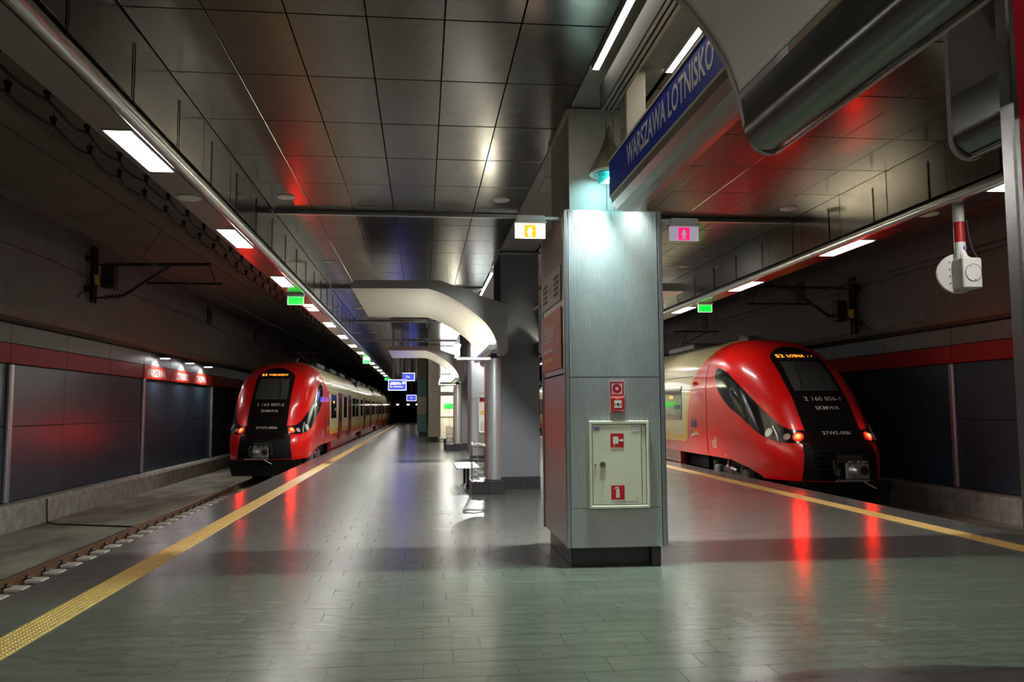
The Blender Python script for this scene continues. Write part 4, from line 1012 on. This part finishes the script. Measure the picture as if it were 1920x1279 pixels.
    P('coupler_hole', MB().cyl((.13, -.505, cz), (.13, -.50, cz), .095, n=18), 'black', cp_)
    P('coupler_lug', MB().box(-.2, -.1, -.52, -.45, cz+.17, cz+.21).box(.0, .06, -.52, -.45, cz+.17, cz+.21).box(.12, .2, -.52, -.45, cz+.17, cz+.21), 'train_grey_metal', cp_)
    P('coupler_bar', MB().box(-.50, .24, -.52, -.46, cz-.23, cz-.19), 'train_grey_metal', cp_)
    P('coupler_lever', MB().cyl((.05, -.5, cz-.2), (.38, -.5, cz-.38), .014, n=6), 'train_bright_metal', cp_)
    P('air_hose', MB().tube([(-.34, -.1, cz+.2), (-.42, -.25, cz+.1), (-.40, -.3, cz-.1), (-.3, -.25, cz-.2)], .02, 6).cyl((-.34, -.30, cz-.12), (-.34, -.30, cz+.04), .05, n=10), 'train_dark_metal')
    # seam, cab steps, logos on platform side
    P('cab_seam', MB().tube([(side*(hw(z)+.002), 4.85, z) for z in np.linspace(.40, 3.2, 22)], .008, 5), 'black')
    def onside(s, size, d, z, m, name, bold=0., ws=1.):
        v, f = text2d(s, size, bold, ws)
        P(name, MB().add([(side*(hw(z+b)+.006), d+side*a, z+b) for a, b in v], f), m, T)
    onside('SKM', .36, 5.95, 1.20, 'letter_blue', 'side_lettering', .006, .8); onside('elf', .46, 4.3, .72, 'letter_pale', 'side_lettering', .0, .8)
    sw = lambda a, b, h: [(a, 0), (a+(b-a)*.35, h*.75), (a+(b-a)*.7, h), (b, h*.6), (a+(b-a)*.7, h*.62), (a+(b-a)*.35, h*.4)]
    for m_, dz in (('letter_blue', .06), ('letter_orange', .0), ('letter_pale', -.05)):
        P('swoosh', MB().add([(side*(hw(.8)+.006), 5.95+side*(a-.45), .82+dz*1.2+b) for a, b in sw(0, .9, .22)], [(0, 1, 2, 3, 4, 5)]), m_, T)
    onside('404', .10, 3.55, .42, 'letter_pale', 'side_lettering'); onside('II', .09, 3.95, .44, 'letter_pale', 'side_lettering'); onside('D-6 a', .09, 6.8, .47, 'letter_pale', 'side_lettering')
    # bogie near the cab
    def bogie(d):
        b = P('bogie', MB().bbox(-1.05, 1.05, d-1.5, d+1.5, -.42, -.22, .03).bbox(side*1.0, side*1.16, d-1.25, d+1.25, -.28, .08, .04), 'train_dark_metal')
        for q in (-1.0, 1.0):
            for x in (-.75, .75): P('wheel', MB().cyl((x-.06, d+q, -.34), (x+.06, d+q, -.34), .42, n=20), 'iron_dark', b)
            P('axle_box', MB().bbox(side*1.05, side*1.28, d+q-.17, d+q+.17, -.30, .12, .04), 'train_grey_metal', b)
            P('spring', MB().cyl((side*1.12, d+q+.32, -.25), (side*1.12, d+q+.32, .22), .11, n=12), 'train_dark_metal', b)
        P('damper', MB().cyl((side*1.2, d-.35, .05), (side*1.2, d+.35, .12), .05, n=8), 'train_grey_metal', b)
        P('red_hose', MB().tube([(side*1.24, d+.1, .32), (side*1.26, d+.12, .15), (side*1.22, d+.0, -.05), (side*1.24, d+.05, -.3)], .035, 6), 'door_red', b)
    bogie(3.6)
    P('underframe', MB().box(-1.0, 1.0, 1.9, DEND+2, .1, .45), 'train_black_matt')
    # cars
    start = DEND+.0; lens = [17.2]+[16.5]*(ncars-1)
    zs = np.concatenate([np.linspace(.35, 2.0, 6), np.linspace(2.15, 3.548, 14)])
    for ci in range(ncars):
        a, b = start, start+lens[ci]
        loop = [(-hw(z), z) for z in zs]+[(hw(z), z) for z in zs[::-1]]
        mb = MB(); n = len(loop); rows_ = []
        for y in (a, b): rows_.append([(x, y, z) for x, z in loop]+[(loop[0][0], y, loop[0][1])])
        mb.grid(rows_); mb.add([(x, b, z) for x, z in loop], [tuple(range(n))])
        car = P('car_body', mb, 'train_livery', smooth=True)
        xs_ = side*1.431
        def pane(d_0, d_1, z0, z1, m='train_window', nm='window', par=car, th=.012):
            return P(nm, MB().bbox(min(xs_-.01*side, xs_+th*side), max(xs_-.01*side, xs_+th*side), d_0, d_1, z0, z1, .004), m, par)
        base = a if ci else 7.0
        if ci == 0:
            pane(7.05, 9.1, 1.30, 2.30); items = [('d', 10.1), ('w', 12.6, 14.2), ('d', 15.2), ('w', 17.6, 19.4), ('w', 19.9, 21.8)]
            onl = text2d(dest, .13, .003, .9)
            P('side_display', MB().add([(xs_+side*.014, 8.05+side*p, 1.98+r_) for p, r_ in onl[0]], onl[1]), 'led_amber', car)
            P('green_sticker', MB().box(min(xs_, xs_+.014*side), max(xs_, xs_+.014*side), 7.15 if side < 0 else 8.3, 7.75 if side < 0 else 8.9, 1.62, 1.74), 'green_panel', car)
        else:
            items = [('w', a+.9, a+2.6), ('d', a+3.4), ('w', a+5.6, a+7.2), ('w', a+7.6, a+9.3), ('d', a+10.1), ('w', a+12.3, a+14.0), ('w', a+14.4, a+15.9)]
        for it in items:
            if it[0] == 'w': pane(it[1], it[2], 1.28, 2.28)
            else:
                d = it[1]
                P('door_recess', MB().box(min(xs_-.02*side, xs_+.008*side), max(xs_-.02*side, xs_+.008*side), d-.05, d+1.55, .36, 2.42), 'black', car)
                for q in (0, 1):
                    lf = pane(d+q*.78, d+q*.78+.72, .40, 2.38, 'door_red', 'door_leaf', car, .02)
                    xo = xs_+.02*side
                    P('door_window', MB().box(min(xo, xo+.006*side), max(xo, xo+.006*side), d+q*.78+.14, d+q*.78+.58, 1.15, 2.2), 'train_window', car)
        if ci: bogie(a+.0)
        P('lower_skirt', MB().box(side*1.20, side*1.38, (14 if ci == 0 else a+2.0), b-2.0, -.2, .36), 'door_red')
        P('underfloor', MB().box(-1.1, 1.1, a+.3, b-.3, -.05, .40), 'train_black_matt')
        if ci: P('gangway', MB().box(-1.25, 1.25, a-.25, a+.05, .4, 3.3), 'train_black_matt')
        # roof gear
        for k in range(3):
            y = a+2.5+k*5; P('roof_box', MB().bbox(-.75, .75, y, y+2.6, 3.45, 3.68, .05), 'train_roof_gear', car)
        P('roof_cable_rail', MB().tube([(side*.75, a+.2, 3.42), (side*.75, b-.2, 3.42)], .03, 6), 'train_roof_gear', car)
        start = b+.22
    # pantograph
    py_ = 9.6
    P('pantograph', MB().tube([(-.5, py_, 3.62), (-.05, py_+1.5, 3.95), (-.35, py_+.2, 4.2)], .03).tube([(.5, py_, 3.62), (.05, py_+1.5, 3.95), (.35, py_+.2, 4.2)], .03).box(-.8, .8, py_+.15, py_+.25, 4.2, 4.25), 'train_roof_gear')
    P('roof_horn', MB().cyl((.35*side, 4.3, 3.5), (.35*side, 4.9, 3.64), .06, n=8).box(.0, .3*side, 4.5, 5.2, 3.5, 3.62), 'train_roof_gear')
    return T
make_train(-5.2, 28.25, 1, 'S3', 'WIELISZEW', '2 160 007-2', '27WE-002a', 4, 'S3', 1)
make_train(9.2, 17.42, -1, 'S2', 'ŁOSNA', '2 160 036-1', '27WE-006f', 4, 'S2', 1)
